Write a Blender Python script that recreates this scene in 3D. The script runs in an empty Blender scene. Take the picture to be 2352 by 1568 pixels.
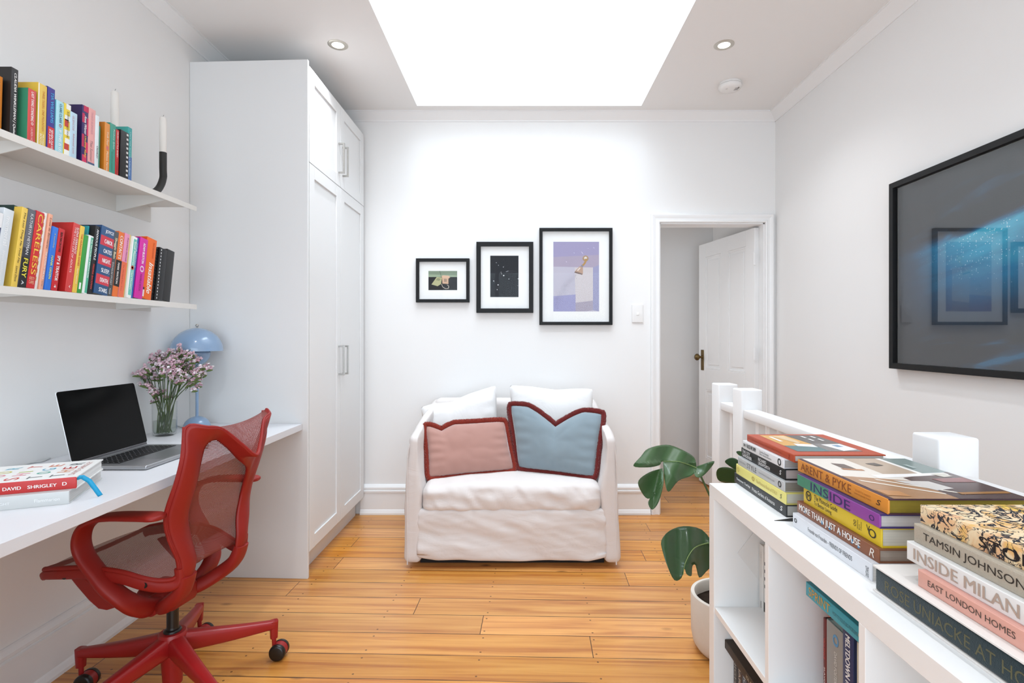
import bpy, bmesh, math, random
from mathutils import Vector, Matrix, noise
random.seed(7)
scn = bpy.context.scene
COL = scn.collection
R = math.radians
F_PX, CX, CY, EYE = 1225.0, 1200.0, 772.0, 1.23   # focal length (px), vanishing point (px), eye height (m)

def at(x, y, d):
    """pixel + distance from the camera plane -> room coordinates"""
    return Vector(((x - CX) * d / F_PX, d, EYE - (y - CY) * d / F_PX))
def at_z(x, y, z):
    d = (EYE - z) * F_PX / (y - CY)
    return Vector(((x - CX) * d / F_PX, d, z))

# ------------------------------------------------------------------ materials
def lin(h):
    h = h.lstrip('#'); c = [int(h[i:i + 2], 16) / 255 for i in (0, 2, 4)]
    return tuple(((v / 12.92) if v <= .04045 else ((v + .055) / 1.055) ** 2.4) for v in c)
MATS = {}
def mat(hexc, rough=.5, spec=.5, metal=0., coat=0., bump=0., bscale=200., var=0., vscale=8., sheen=0., trans=0., ior=1.5, emit=0.):
    key = (hexc, rough, spec, metal, coat, bump, bscale, var, vscale, sheen, trans, emit)
    if key in MATS: return MATS[key]
    m = bpy.data.materials.new('surface_' + hexc.strip('#').lower()); m.use_nodes = True
    nt = m.node_tree; b = nt.nodes['Principled BSDF']; c = lin(hexc)
    b.inputs['Base Color'].default_value = (*c, 1); b.inputs['Roughness'].default_value = rough
    b.inputs['Specular IOR Level'].default_value = spec; b.inputs['Metallic'].default_value = metal
    b.inputs['Coat Weight'].default_value = coat; b.inputs['Coat Roughness'].default_value = .08
    b.inputs['Sheen Weight'].default_value = sheen; b.inputs['Transmission Weight'].default_value = trans; b.inputs['IOR'].default_value = ior
    if emit:
        b.inputs['Emission Color'].default_value = (*c, 1); b.inputs['Emission Strength'].default_value = emit
    tc = nt.nodes.new('ShaderNodeTexCoord')
    if var:
        n = nt.nodes.new('ShaderNodeTexNoise'); n.inputs['Scale'].default_value = vscale; n.inputs['Detail'].default_value = 4
        mx = nt.nodes.new('ShaderNodeMix'); mx.data_type = 'RGBA'
        mx.inputs[6].default_value = (*[v * (1 - var) for v in c], 1); mx.inputs[7].default_value = (*[min(1, v * (1 + var)) for v in c], 1)
        nt.links.new(tc.outputs['Object'], n.inputs['Vector']); nt.links.new(n.outputs['Fac'], mx.inputs[0]); nt.links.new(mx.outputs[2], b.inputs['Base Color'])
    if bump:
        n2 = nt.nodes.new('ShaderNodeTexNoise'); n2.inputs['Scale'].default_value = bscale; n2.inputs['Detail'].default_value = 3
        bp = nt.nodes.new('ShaderNodeBump'); bp.inputs['Strength'].default_value = bump; bp.inputs['Distance'].default_value = .002
        nt.links.new(tc.outputs['Object'], n2.inputs['Vector']); nt.links.new(n2.outputs['Fac'], bp.inputs['Height']); nt.links.new(bp.outputs['Normal'], b.inputs['Normal'])
    MATS[key] = m
    return m
def nodes_of(m): return m.node_tree.nodes, m.node_tree.links, m.node_tree.nodes['Principled BSDF']

WALL = mat('F1EFED', .75, .25, bump=.05, bscale=90, var=.006, vscale=2)
CEIL = mat('F1EFED', .85, .2, bump=.04, bscale=120)
TRIM = mat('F2F1F0', .35, .45, var=.006)
JOIN = mat('E6E5E4', .38, .45, var=.006)
DESKM = mat('DADADD', .38, .45, var=.006)
RED = mat('8E1C14', .5, .4, bump=.04, bscale=900, var=.05, vscale=12)
REDC = mat('97191A', .35, .5, var=.05, vscale=12)
BLACK = mat('161412', .35, .5, var=.1)
PAGES = mat('E9E4DA', .8, .2, var=.05, vscale=120)
STEEL = mat('B9B7B3', .28, .5, metal=1, var=.03)

def stripes_material(name, pitch, c1, c2, alpha_open):
    """woven suspension mesh: fine threads with gaps that let the light through"""
    m = bpy.data.materials.new(name); m.use_nodes = True
    N, Lk, b = nodes_of(m)
    b.inputs['Base Color'].default_value = (*lin(c1), 1); b.inputs['Roughness'].default_value = .55
    uv = N.new('ShaderNodeUVMap'); sp = N.new('ShaderNodeSeparateXYZ'); Lk.new(uv.outputs[0], sp.inputs[0])
    def wave(sock, p, duty):
        a = N.new('ShaderNodeMath'); a.operation = 'MULTIPLY'; a.inputs[1].default_value = 1 / p
        f = N.new('ShaderNodeMath'); f.operation = 'FRACT'
        g = N.new('ShaderNodeMath'); g.operation = 'LESS_THAN'; g.inputs[1].default_value = duty
        Lk.new(sock, a.inputs[0]); Lk.new(a.outputs[0], f.inputs[0]); Lk.new(f.outputs[0], g.inputs[0]); return g.outputs[0]
    gy = wave(sp.outputs[1], pitch, alpha_open); gx = wave(sp.outputs[0], pitch * 1.0, .82)
    mu = N.new('ShaderNodeMath'); mu.operation = 'MULTIPLY'; Lk.new(gy, mu.inputs[0]); Lk.new(gx, mu.inputs[1])
    tr = N.new('ShaderNodeBsdfTransparent'); mx = N.new('ShaderNodeMixShader')
    out = N['Material Output']
    Lk.new(mu.outputs[0], mx.inputs[0]); Lk.new(b.outputs[0], mx.inputs[1]); Lk.new(tr.outputs[0], mx.inputs[2]); Lk.new(mx.outputs[0], out.inputs['Surface'])
    return m
MESHM = stripes_material('woven_suspension', .0044, '853B33', '5A2A24', .36)

def thin_glass(name, tint='FFFFFF', base=.04):
    m = bpy.data.materials.new(name); m.use_nodes = True
    N, Lk, b = nodes_of(m); N.remove(b)
    tr = N.new('ShaderNodeBsdfTransparent'); tr.inputs[0].default_value = (*lin(tint), 1)
    gl = N.new('ShaderNodeBsdfGlossy'); gl.inputs['Roughness'].default_value = .01
    lw = N.new('ShaderNodeLayerWeight'); lw.inputs[0].default_value = .5
    pw = N.new('ShaderNodeMath'); pw.operation = 'POWER'; pw.inputs[1].default_value = 4.5; Lk.new(lw.outputs['Facing'], pw.inputs[0])
    fr = N.new('ShaderNodeMath'); fr.operation = 'MULTIPLY_ADD'; fr.inputs[1].default_value = .9; fr.inputs[2].default_value = base; Lk.new(pw.outputs[0], fr.inputs[0])
    mx = N.new('ShaderNodeMixShader'); Lk.new(fr.outputs[0], mx.inputs[0]); Lk.new(tr.outputs[0], mx.inputs[1]); Lk.new(gl.outputs[0], mx.inputs[2])
    Lk.new(mx.outputs[0], N['Material Output'].inputs['Surface'])
    return m
GLASS = thin_glass('clear_glass', 'FDFEFD', .03)
PANE = thin_glass('window_glass', 'FAFCFC')

def floor_material():
    m = bpy.data.materials.new('pine_floorboards'); m.use_nodes = True
    N, Lk, b = nodes_of(m)
    tc = N.new('ShaderNodeTexCoord'); mp = N.new('ShaderNodeMapping'); mp.inputs['Rotation'].default_value = (0, 0, R(1.7)); mp.inputs['Location'].default_value = (0, -2.641, 0)
    Lk.new(tc.outputs['Object'], mp.inputs['Vector'])
    sp = N.new('ShaderNodeSeparateXYZ'); Lk.new(mp.outputs[0], sp.inputs[0])
    def M(op, a, bb=None, c=None):
        n = N.new('ShaderNodeMath'); n.operation = op
        for i, v in enumerate((a, bb, c)):
            if v is None: continue
            if isinstance(v, (int, float)): n.inputs[i].default_value = v
            else: Lk.new(v, n.inputs[i])
        return n.outputs[0]
    PW = .1485
    ry = M('DIVIDE', sp.outputs[1], PW); row = M('FLOOR', ry); fy = M('FRACT', ry)
    wn = N.new('ShaderNodeTexWhiteNoise'); wn.noise_dimensions = '1D'; Lk.new(row, wn.inputs['W'])
    xo = M('ADD', M('MULTIPLY', wn.outputs['Value'], 7.3), sp.outputs[0]); rx = M('DIVIDE', xo, 2.35); seg = M('FLOOR', rx); fx = M('FRACT', rx)
    wn2 = N.new('ShaderNodeTexWhiteNoise'); wn2.noise_dimensions = '2D'
    cb = N.new('ShaderNodeCombineXYZ'); Lk.new(row, cb.inputs[0]); Lk.new(seg, cb.inputs[1]); Lk.new(cb.outputs[0], wn2.inputs['Vector'])
    # grain: noise stretched along the boards, shifted from board to board
    gm = N.new('ShaderNodeCombineXYZ'); Lk.new(M('MULTIPLY', xo, 1.1), gm.inputs[0]); Lk.new(M('MULTIPLY', sp.outputs[1], 26.), gm.inputs[1]); Lk.new(M('MULTIPLY', wn2.outputs['Value'], 9.), gm.inputs[2])
    gn = N.new('ShaderNodeTexNoise'); gn.inputs['Scale'].default_value = 1.3; gn.inputs['Detail'].default_value = 6; gn.inputs['Distortion'].default_value = .9; Lk.new(gm.outputs[0], gn.inputs['Vector'])
    ramp = N.new('ShaderNodeValToRGB'); e = ramp.color_ramp.elements
    e[0].position = .3; e[0].color = (*lin('B46A26'), 1); e[1].position = .72; e[1].color = (*lin('DE9E4A'), 1)
    n3 = ramp.color_ramp.elements.new(.5); n3.color = (*lin('CF8A39'), 1)
    Lk.new(gn.outputs['Fac'], ramp.inputs[0])
    hv = N.new('ShaderNodeHueSaturation'); Lk.new(ramp.outputs[0], hv.inputs['Color'])
    Lk.new(M('MULTIPLY_ADD', wn2.outputs['Value'], .32, .82), hv.inputs['Value']); Lk.new(M('MULTIPLY_ADD', wn.outputs['Value'], .12, .92), hv.inputs['Saturation'])
    # knots and nail holes
    kv = N.new('ShaderNodeTexVoronoi'); kv.inputs['Scale'].default_value = 1.0
    km = N.new('ShaderNodeCombineXYZ'); Lk.new(M('MULTIPLY', xo, 2.4), km.inputs[0]); Lk.new(M('MULTIPLY', sp.outputs[1], 5.2), km.inputs[1]); Lk.new(km.outputs[0], kv.inputs['Vector'])
    kn = N.new('ShaderNodeMapRange'); kn.inputs[1].default_value = .015; kn.inputs[2].default_value = .09; kn.inputs[3].default_value = .85; kn.inputs[4].default_value = 0; Lk.new(kv.outputs['Distance'], kn.inputs[0])
    sc = N.new('ShaderNodeSeparateColor'); Lk.new(kv.outputs['Color'], sc.inputs[0]); kf = M('MULTIPLY', kn.outputs[0], M('GREATER_THAN', sc.outputs[0], .68))
    mk = N.new('ShaderNodeMix'); mk.data_type = 'RGBA'; Lk.new(kf, mk.inputs[0]); Lk.new(hv.outputs[0], mk.inputs[6]); mk.inputs[7].default_value = (*lin('5A3016'), 1)
    # nails: two per board every .45 m
    nx = M('SUBTRACT', M('FRACT', M('DIVIDE', sp.outputs[0], .45)), .5); ny = M('SUBTRACT', M('ABSOLUTE', M('SUBTRACT', fy, .5)), .33)
    nd = M('SQRT', M('ADD', M('POWER', M('MULTIPLY', nx, .45), 2), M('POWER', M('MULTIPLY', ny, PW), 2)))
    nf = M('MULTIPLY', M('LESS_THAN', nd, .0042), .75)
    mn = N.new('ShaderNodeMix'); mn.data_type = 'RGBA'; Lk.new(nf, mn.inputs[0]); Lk.new(mk.outputs[2], mn.inputs[6]); mn.inputs[7].default_value = (*lin('4A2B18'), 1)
    # seams
    sn = N.new('ShaderNodeTexNoise'); sn.inputs['Scale'].default_value = 3.0; Lk.new(mp.outputs[0], sn.inputs['Vector'])
    sw = M('MULTIPLY', M('SUBTRACT', sn.outputs['Fac'], .12), .045)
    s1 = M('LESS_THAN', M('MINIMUM', fy, M('SUBTRACT', 1., fy)), M('MULTIPLY', sw, .75)); s2 = M('LESS_THAN', M('MINIMUM', fx, M('SUBTRACT', 1., fx)), .0007)
    sf = M('MULTIPLY', M('MAXIMUM', s1, s2), .88)
    ms = N.new('ShaderNodeMix'); ms.data_type = 'RGBA'; Lk.new(sf, ms.inputs[0]); Lk.new(mn.outputs[2], ms.inputs[6]); ms.inputs[7].default_value = (*lin('2A1710'), 1)
    Lk.new(ms.outputs[2], b.inputs['Base Color'])
    b.inputs['Roughness'].default_value = .32; b.inputs['Coat Weight'].default_value = .25; b.inputs['Coat Roughness'].default_value = .18
    bp = N.new('ShaderNodeBump'); bp.inputs['Strength'].default_value = .25; bp.inputs['Distance'].default_value = .002
    Lk.new(M('SUBTRACT', M('MULTIPLY', gn.outputs['Fac'], .25), sf), bp.inputs['Height']); Lk.new(bp.outputs[0], b.inputs['Normal'])
    return m

def marble_material():
    m = bpy.data.materials.new('marbled_paper'); m.use_nodes = True
    N, Lk, b = nodes_of(m); tc = N.new('ShaderNodeTexCoord')
    n = N.new('ShaderNodeTexNoise'); n.inputs['Scale'].default_value = 11; n.inputs['Detail'].default_value = 4; n.inputs['Distortion'].default_value = 1.2; Lk.new(tc.outputs['Object'], n.inputs['Vector'])
    r = N.new('ShaderNodeValToRGB'); el = r.color_ramp.elements
    el[0].position = .3; el[0].color = (*lin('E3A785'), 1); el[1].position = .75; el[1].color = (*lin('E8C33A'), 1)
    for p, c in ((.42, 'EBC08F'), (.52, 'F0DDB8'), (.6, 'E9B97C')):
        q = el.new(p); q.color = (*lin(c), 1)
    Lk.new(n.outputs['Fac'], r.inputs[0])
    mpn = N.new('ShaderNodeTexNoise'); mpn.inputs['Scale'].default_value = 30; mpn.inputs['Detail'].default_value = 5; mpn.inputs['Distortion'].default_value = 2.2; Lk.new(tc.outputs['Object'], mpn.inputs['Vector'])
    big = N.new('ShaderNodeTexNoise'); big.inputs['Scale'].default_value = 13; big.inputs['Detail'].default_value = 2; Lk.new(tc.outputs['Object'], big.inputs['Vector'])
    a = N.new('ShaderNodeMath'); a.operation = 'SUBTRACT'; a.inputs[1].default_value = .5; Lk.new(mpn.outputs['Fac'], a.inputs[0])
    ab = N.new('ShaderNodeMath'); ab.operation = 'ABSOLUTE'; Lk.new(a.outputs[0], ab.inputs[0])
    th = N.new('ShaderNodeMapRange'); th.inputs[1].default_value = .35; th.inputs[2].default_value = .7; th.inputs[3].default_value = .0; th.inputs[4].default_value = .055; Lk.new(big.outputs['Fac'], th.inputs[0])
    lt = N.new('ShaderNodeMath'); lt.operation = 'LESS_THAN'; Lk.new(ab.outputs[0], lt.inputs[0]); Lk.new(th.outputs[0], lt.inputs[1])
    mx = N.new('ShaderNodeMix'); mx.data_type = 'RGBA'; Lk.new(lt.outputs[0], mx.inputs[0]); Lk.new(r.outputs[0], mx.inputs[6]); mx.inputs[7].default_value = (*lin('24232B'), 1)
    Lk.new(mx.outputs[2], b.inputs['Base Color']); b.inputs['Roughness'].default_value = .4
    return m

def ocean_material():
    """dark photograph of a breaking wave seen from under water"""
    m = bpy.data.materials.new('wave_photograph'); m.use_nodes = True
    N, Lk, b = nodes_of(m); uv = N.new('ShaderNodeUVMap')
    sp = N.new('ShaderNodeSeparateXYZ'); Lk.new(uv.outputs[0], sp.inputs[0])
    def M(op, a, bb=None, c=None):
        n = N.new('ShaderNodeMath'); n.operation = op
        for i, v in enumerate((a, bb, c)):
            if v is None: continue
            if isinstance(v, (int, float)): n.inputs[i].default_value = v
            else: Lk.new(v, n.inputs[i])
        return n.outputs[0]
    u, v = sp.outputs[0], sp.outputs[1]
    n1 = N.new('ShaderNodeTexNoise'); n1.inputs['Scale'].default_value = 3.2; n1.inputs['Detail'].default_value = 6; n1.inputs['Distortion'].default_value = .6
    cb = N.new('ShaderNodeCombineXYZ'); Lk.new(M('MULTIPLY', M('SUBTRACT', u, v), 1.2), cb.inputs[0]); Lk.new(M('MULTIPLY', M('ADD', v, M('MULTIPLY', u, -.12)), 3.2), cb.inputs[1]); Lk.new(cb.outputs[0], n1.inputs['Vector'])
    line = M('ADD', .6, M('MULTIPLY', u, .16))                        # surface of the water rises across the print
    dist = M('ADD', M('SUBTRACT', line, v), M('MULTIPLY', M('SUBTRACT', n1.outputs['Fac'], .5), .16))                                     # >0 below the surface
    below = N.new('ShaderNodeMapRange'); below.interpolation_type = 'SMOOTHSTEP'; below.inputs[1].default_value = -.05; below.inputs[2].default_value = .04; Lk.new(dist, below.inputs[0])
    glow = N.new('ShaderNodeMapRange'); glow.interpolation_type = 'SMOOTHSTEP'; glow.inputs[1].default_value = .55; glow.inputs[2].default_value = -.02; Lk.new(dist, glow.inputs[0])
    gx = N.new('ShaderNodeMapRange'); gx.interpolation_type = 'SMOOTHSTEP'; gx.inputs[1].default_value = -.1; gx.inputs[2].default_value = .42; Lk.new(u, gx.inputs[0])
    g = M('MULTIPLY', M('MULTIPLY', below.outputs[0], glow.outputs[0]), M('MULTIPLY', gx.outputs[0], M('MULTIPLY_ADD', n1.outputs['Fac'], 1.2, .25)))
    up = N.new('ShaderNodeMapRange'); up.interpolation_type = 'SMOOTHSTEP'; up.inputs[1].default_value = .48; up.inputs[2].default_value = .72; Lk.new(n1.outputs['Fac'], up.inputs[0])
    band = N.new('ShaderNodeMapRange'); band.interpolation_type = 'SMOOTHSTEP'; band.inputs[1].default_value = -.3; band.inputs[2].default_value = .0; Lk.new(dist, band.inputs[0])
    g2 = M('MULTIPLY', M('MULTIPLY', up.outputs[0], band.outputs[0]), M('MULTIPLY', gx.outputs[0], .35))
    tot = M('MAXIMUM', g, g2)
    r = N.new('ShaderNodeValToRGB'); el = r.color_ramp.elements
    el[0].position = 0; el[0].color = (*lin('14171C'), 1); el[1].position = .95; el[1].color = (*lin('45B4D2'), 1)
    for p, c in ((.2, '173A55'), (.5, '0F6E96')):
        q = el.new(p); q.color = (*lin(c), 1)
    Lk.new(tot, r.inputs[0])
    vo = N.new('ShaderNodeTexVoronoi'); vo.inputs['Scale'].default_value = 120; Lk.new(uv.outputs[0], vo.inputs['Vector'])
    sc = N.new('ShaderNodeSeparateColor'); Lk.new(vo.outputs['Color'], sc.inputs[0])
    rad = M('MULTIPLY', M('GREATER_THAN', sc.outputs[0], .55), M('MULTIPLY', tot, .3))
    st = M('MULTIPLY', M('LESS_THAN', vo.outputs['Distance'], rad), M('MINIMUM', 1., M('ADD', M('MULTIPLY', tot, 1.3), .0)))
    mx = N.new('ShaderNodeMix'); mx.data_type = 'RGBA'; Lk.new(st, mx.inputs[0]); Lk.new(r.outputs[0], mx.inputs[6]); mx.inputs[7].default_value = (*lin('C4E2EA'), 1)
    Lk.new(mx.outputs[2], b.inputs['Base Color']); b.inputs['Roughness'].default_value = .5
    return m

# ------------------------------------------------------------------ mesh builder
def catmull(pts, n):
    pts = [Vector(p) for p in pts]; out = []
    for i in range(len(pts) - 1):
        p0 = pts[max(0, i - 1)]; p1 = pts[i]; p2 = pts[i + 1]; p3 = pts[min(len(pts) - 1, i + 2)]
        for k in range(n):
            t = k / n
            out.append(.5 * ((2 * p1) + (p2 - p0) * t + (2 * p0 - 5 * p1 + 4 * p2 - p3) * t * t + (3 * p1 - p0 - 3 * p2 + p3) * t ** 3))
    out.append(pts[-1]); return out

class MB:
    def __init__(s): s.v = []; s.f = []; s.m = []; s.uv = {}; s.mats = []
    def mi(s, m):
        if m not in s.mats: s.mats.append(m)
        return s.mats.index(m)
    def add(s, verts, faces, m, uvs=None):
        o = len(s.v); s.v += [Vector(p) for p in verts]; k = s.mi(m)
        for fc in faces: s.f.append([i + o for i in fc]); s.m.append(k)
        if uvs:
            for i, q in enumerate(uvs): s.uv[o + i] = q
        return s
    def box(s, x0, x1, y0, y1, z0, z1, m, mtx=None):
        p = [Vector((x, y, z)) for x in (x0, x1) for y in (y0, y1) for z in (z0, z1)]
        if mtx: p = [mtx @ q for q in p]
        return s.add(p, [(0, 1, 3, 2), (4, 6, 7, 5), (0, 4, 5, 1), (2, 3, 7, 6), (0, 2, 6, 4), (1, 5, 7, 3)], m)
    def rbox(s, c, h, r, m, n=4, deform=None, seg=(1, 1, 1)):
        """box with rounded edges; n rings in the round, seg extra cuts on the flats"""
        c = Vector(c); h = Vector(h); r = min(r, *h) * .999
        def ticks(k):
            L = h[k] - r; a = [-L - r * math.cos(math.pi / 2 * i / n) for i in range(n)]
            mid = [-L + 2 * L * i / seg[k] for i in range(seg[k] + 1)]
            return a + mid + [-q for q in reversed(a)]
        T = [ticks(k) for k in range(3)]
        idx = {}; vs = []; fs = []
        def vid(p):
            key = tuple(round(q, 6) for q in p)
            if key not in idx:
                inner = Vector([max(-(h[k] - r), min(h[k] - r, p[k])) for k in range(3)])
                dlt = Vector(p) - inner
                q = inner + (dlt.normalized() * r if dlt.length > 1e-9 else dlt)
                if deform: q = Vector(deform(q))
                idx[key] = len(vs); vs.append(c + q)
            return idx[key]
        for ax in range(3):
            u, w = [k for k in range(3) if k != ax]
            for sg in (-1, 1):
                for i in range(len(T[u]) - 1):
                    for j in range(len(T[w]) - 1):
                        q = []
                        for (a, b2) in ((i, j), (i + 1, j), (i + 1, j + 1), (i, j + 1)):
                            p = [0, 0, 0]; p[ax] = sg * h[ax]; p[u] = T[u][a]; p[w] = T[w][b2]; q.append(vid(p))
                        if len(set(q)) < 3: continue
                        q = list(dict.fromkeys(q))
                        flip = (sg > 0) == (ax == 1)
                        fs.append(q[::-1] if flip else q)
        return s.add(vs, fs, m)
    def grid(s, fn, nu, nv, m, uvfn=None, closed_u=False):
        vs = []; uvs = [] if uvfn else None
        for j in range(nv + 1):
            for i in range(nu + (0 if closed_u else 1)):
                a, b = i / nu, j / nv; vs.append(fn(a, b))
                if uvfn: uvs.append(uvfn(a, b))
        w = nu if closed_u else nu + 1
        fs = [(j * w + i, j * w + (i + 1) % w, (j + 1) * w + (i + 1) % w, (j + 1) * w + i) for j in range(nv) for i in range(nu)]
        return s.add(vs, fs, m, uvs)
    def lathe(s, prof, m, seg=40, c=(0, 0, 0), cap=True):
        c = Vector(c); n = len(prof)
        vs = [c + Vector((r * math.cos(2 * math.pi * i / seg), r * math.sin(2 * math.pi * i / seg), z)) for (r, z) in prof for i in range(seg)]
        fs = [(j * seg + i, j * seg + (i + 1) % seg, (j + 1) * seg + (i + 1) % seg, (j + 1) * seg + i) for j in range(n - 1) for i in range(seg)]
        if cap:
            if prof[0][0] > 1e-5: fs.append(tuple(range(seg - 1, -1, -1)))
            if prof[-1][0] > 1e-5: fs.append(tuple((n - 1) * seg + i for i in range(seg)))
        return s.add(vs, fs, m)
    def sweep(s, path, secs, side, m, n=12, power=2., cap=True):
        """superellipse section (half width along side, half height across) swept on a path"""
        path = [Vector(p) for p in path]; k = len(path); vs = []
        for i, p in enumerate(path):
            t = (path[min(k - 1, i + 1)] - path[max(0, i - 1)]).normalized()
            sd = Vector(side(i) if callable(side) else side); sd = (sd - t * sd.dot(t)).normalized(); nm = t.cross(sd)
            w, h = secs(i / (k - 1)) if callable(secs) else secs
            for q in range(n):
                a = 2 * math.pi * (q + .5) / n; ca, sa = math.cos(a), math.sin(a)
                vs.append(p + sd * (w * math.copysign(abs(ca) ** (2 / power), ca)) + nm * (h * math.copysign(abs(sa) ** (2 / power), sa)))
        fs = [(j * n + i, j * n + (i + 1) % n, (j + 1) * n + (i + 1) % n, (j + 1) * n + i) for j in range(k - 1) for i in range(n)]
        if cap: fs += [tuple(range(n - 1, -1, -1)), tuple((k - 1) * n + i for i in range(n))]
        return s.add(vs, fs, m)
    def tube(s, path, r, m, n=10, cap=True):
        path = [Vector(p) for p in path]; k = len(path); vs = []; up = Vector((.13, .21, .97))
        for i, p in enumerate(path):
            t = (path[min(k - 1, i + 1)] - path[max(0, i - 1)]).normalized()
            a = t.cross(up)
            if a.length < 1e-3: a = t.cross(Vector((1, 0, 0)))
            a.normalize(); b = t.cross(a).normalized(); up = b.cross(t) if False else up
            rr = r(i / (k - 1)) if callable(r) else r
            for q in range(n):
                g = 2 * math.pi * q / n; vs.append(p + a * (rr * math.cos(g)) + b * (rr * math.sin(g)))
        fs = [(j * n + i, j * n + (i + 1) % n, (j + 1) * n + (i + 1) % n, (j + 1) * n + i) for j in range(k - 1) for i in range(n)]
        if cap: fs += [tuple(range(n - 1, -1, -1)), tuple((k - 1) * n + i for i in range(n))]
        return s.add(vs, fs, m)
    def prism(s, poly, axis, a0, a1, m):
        """polygon in the plane across axis, extruded from a0 to a1"""
        def P(q, a):
            return {'x': (a, q[0], q[1]), 'y': (q[0], a, q[1]), 'z': (q[0], q[1], a)}[axis]
        n = len(poly); vs = [P(q, a0) for q in poly] + [P(q, a1) for q in poly]
        return s.add(vs, [(i, (i + 1) % n, n + (i + 1) % n, n + i) for i in range(n)] + [tuple(range(n - 1, -1, -1)), tuple(range(n, 2 * n))], m)
    def quad(s, pts, m): return s.add(pts, [tuple(range(len(pts)))], m)
    def text(s, string, o, ex, ey, w, h, m, bold=0., shear=0.):
        """lettering fitted into a w x h box: o = lower corner, ex = reading direction, ey = up of the letters"""
        t = text_mesh(string, 0, shear)
        o, ex, ey = Vector(o), Vector(ex).normalized(), Vector(ey).normalized(); nm = ex.cross(ey)
        for k, dx in enumerate((0, -1, 1) if bold else (0,)):      # heavier strokes: the letters struck three times
            s.add([o + ex * (x * w + dx * h * bold * 2.4) + ey * (y * h) + nm * (.00006 * k) for x, y in t[0]], t[1], m)
        return s
    def build(s, name, parent=None, smooth=None, bevel=0., solid=0., sub=0):
        me = bpy.data.meshes.new(name); me.from_pydata([tuple(p) for p in s.v], [], s.f)
        for m in s.mats: me.materials.append(m)
        me.polygons.foreach_set('material_index', s.m)
        if s.uv:
            ul = me.uv_layers.new(name='UVMap')
            for lp in me.loops: ul.data[lp.index].uv = s.uv.get(lp.vertex_index, (0, 0))
        me.update()
        bm = bmesh.new(); bm.from_mesh(me); bmesh.ops.recalc_face_normals(bm, faces=bm.faces); bm.to_mesh(me); bm.free()
        o = bpy.data.objects.new(name, me); COL.objects.link(o)
        if parent: o.parent = parent
        if smooth is not None:
            me.polygons.foreach_set('use_smooth', [True] * len(me.polygons))
            if smooth < 180:
                me.set_sharp_from_angle(angle=R(smooth))
        if solid:
            md = o.modifiers.new('thickness', 'SOLIDIFY'); md.thickness = solid; md.offset = 0
        if bevel:
            md = o.modifiers.new('edge', 'BEVEL'); md.width = bevel; md.segments = 2; md.limit_method = 'ANGLE'; md.angle_limit = R(40)
        if sub:
            md = o.modifiers.new('sub', 'SUBSURF'); md.levels = sub; md.render_levels = sub
        return o

TEXTS = {}
def text_mesh(string, bold, shear):
    key = (string, bold, shear)
    if key in TEXTS: return TEXTS[key]
    cu = bpy.data.curves.new('t', 'FONT'); cu.body = string; cu.resolution_u = 3; cu.offset = bold; cu.shear = shear; cu.fill_mode = 'FRONT'
    ob = bpy.data.objects.new('t', cu); COL.objects.link(ob)
    dg = bpy.context.evaluated_depsgraph_get(); me = bpy.data.meshes.new_from_object(ob.evaluated_get(dg))
    xs = [v.co.x for v in me.vertices] or [0, 1]; ys = [v.co.y for v in me.vertices] or [0, 1]
    x0, x1, y0, y1 = min(xs), max(xs), min(ys), max(ys)
    res = ([((v.co.x - x0) / max(1e-6, x1 - x0), (v.co.y - y0) / max(1e-6, y1 - y0)) for v in me.vertices], [tuple(p.vertices) for p in me.polygons])
    bpy.data.objects.remove(ob); bpy.data.curves.remove(cu); bpy.data.meshes.remove(me)
    TEXTS[key] = res
    return res

def thing(name, label, cat, loc=(0, 0, 0), rot=(0, 0, 0), group=None):
    o = bpy.data.objects.new(name, None); COL.objects.link(o); o.empty_display_size = .05
    o.location = loc; o.rotation_euler = rot; o['label'] = label; o['category'] = cat
    if group: o['group'] = group
    return o
def tag(o, label, cat, group=None):
    o['label'] = label; o['category'] = cat
    if group: o['group'] = group
    return o
def struct(o, label=None):
    o['kind'] = 'structure'
    if label: o['label'] = label
    return o

# ------------------------------------------------------------------ the room
XL, XR, YB, YR, ZC = -1.705, 1.755, 3.70, -1.55, 2.77     # walls, rear wall, ceiling
SX0, SX1, SY0, SY1 = -.7045, .795, 1.75, 3.566            # skylight opening
DX0, DX1, DZ = .945, 1.683, 2.02                          # doorway in the back wall
HX0, HX1, HY, HZ = .25, 1.70, 4.76, 2.55                  # landing behind it
T = .12

b = MB(); FM = floor_material()
b.quad([(XL - T, YR - T, 0), (XR + T, YR - T, 0), (XR + T, HY + .2, 0), (XL - T, HY + .2, 0)], FM)
b.quad([(XL - T, YR - T, -.05), (XL - T, HY + .2, -.05), (XR + T, HY + .2, -.05), (XR + T, YR - T, -.05)], FM)
struct(b.build('floor'))
b = MB(); b.box(XL - T, XL, YR - T, YB + T, 0, ZC + .02, WALL); struct(b.build('wall_left'))
b = MB(); b.box(XR, XR + T, YR - T, YB + T, 0, ZC + .02, WALL); struct(b.build('wall_right'))
b = MB(); b.box(XL, DX0, YB, YB + T, 0, ZC + .02, WALL); b.box(DX1, XR, YB, YB + T, 0, ZC + .02, WALL); b.box(DX0, DX1, YB, YB + T, DZ, ZC + .02, WALL)
struct(b.build('wall_back'))
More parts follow.
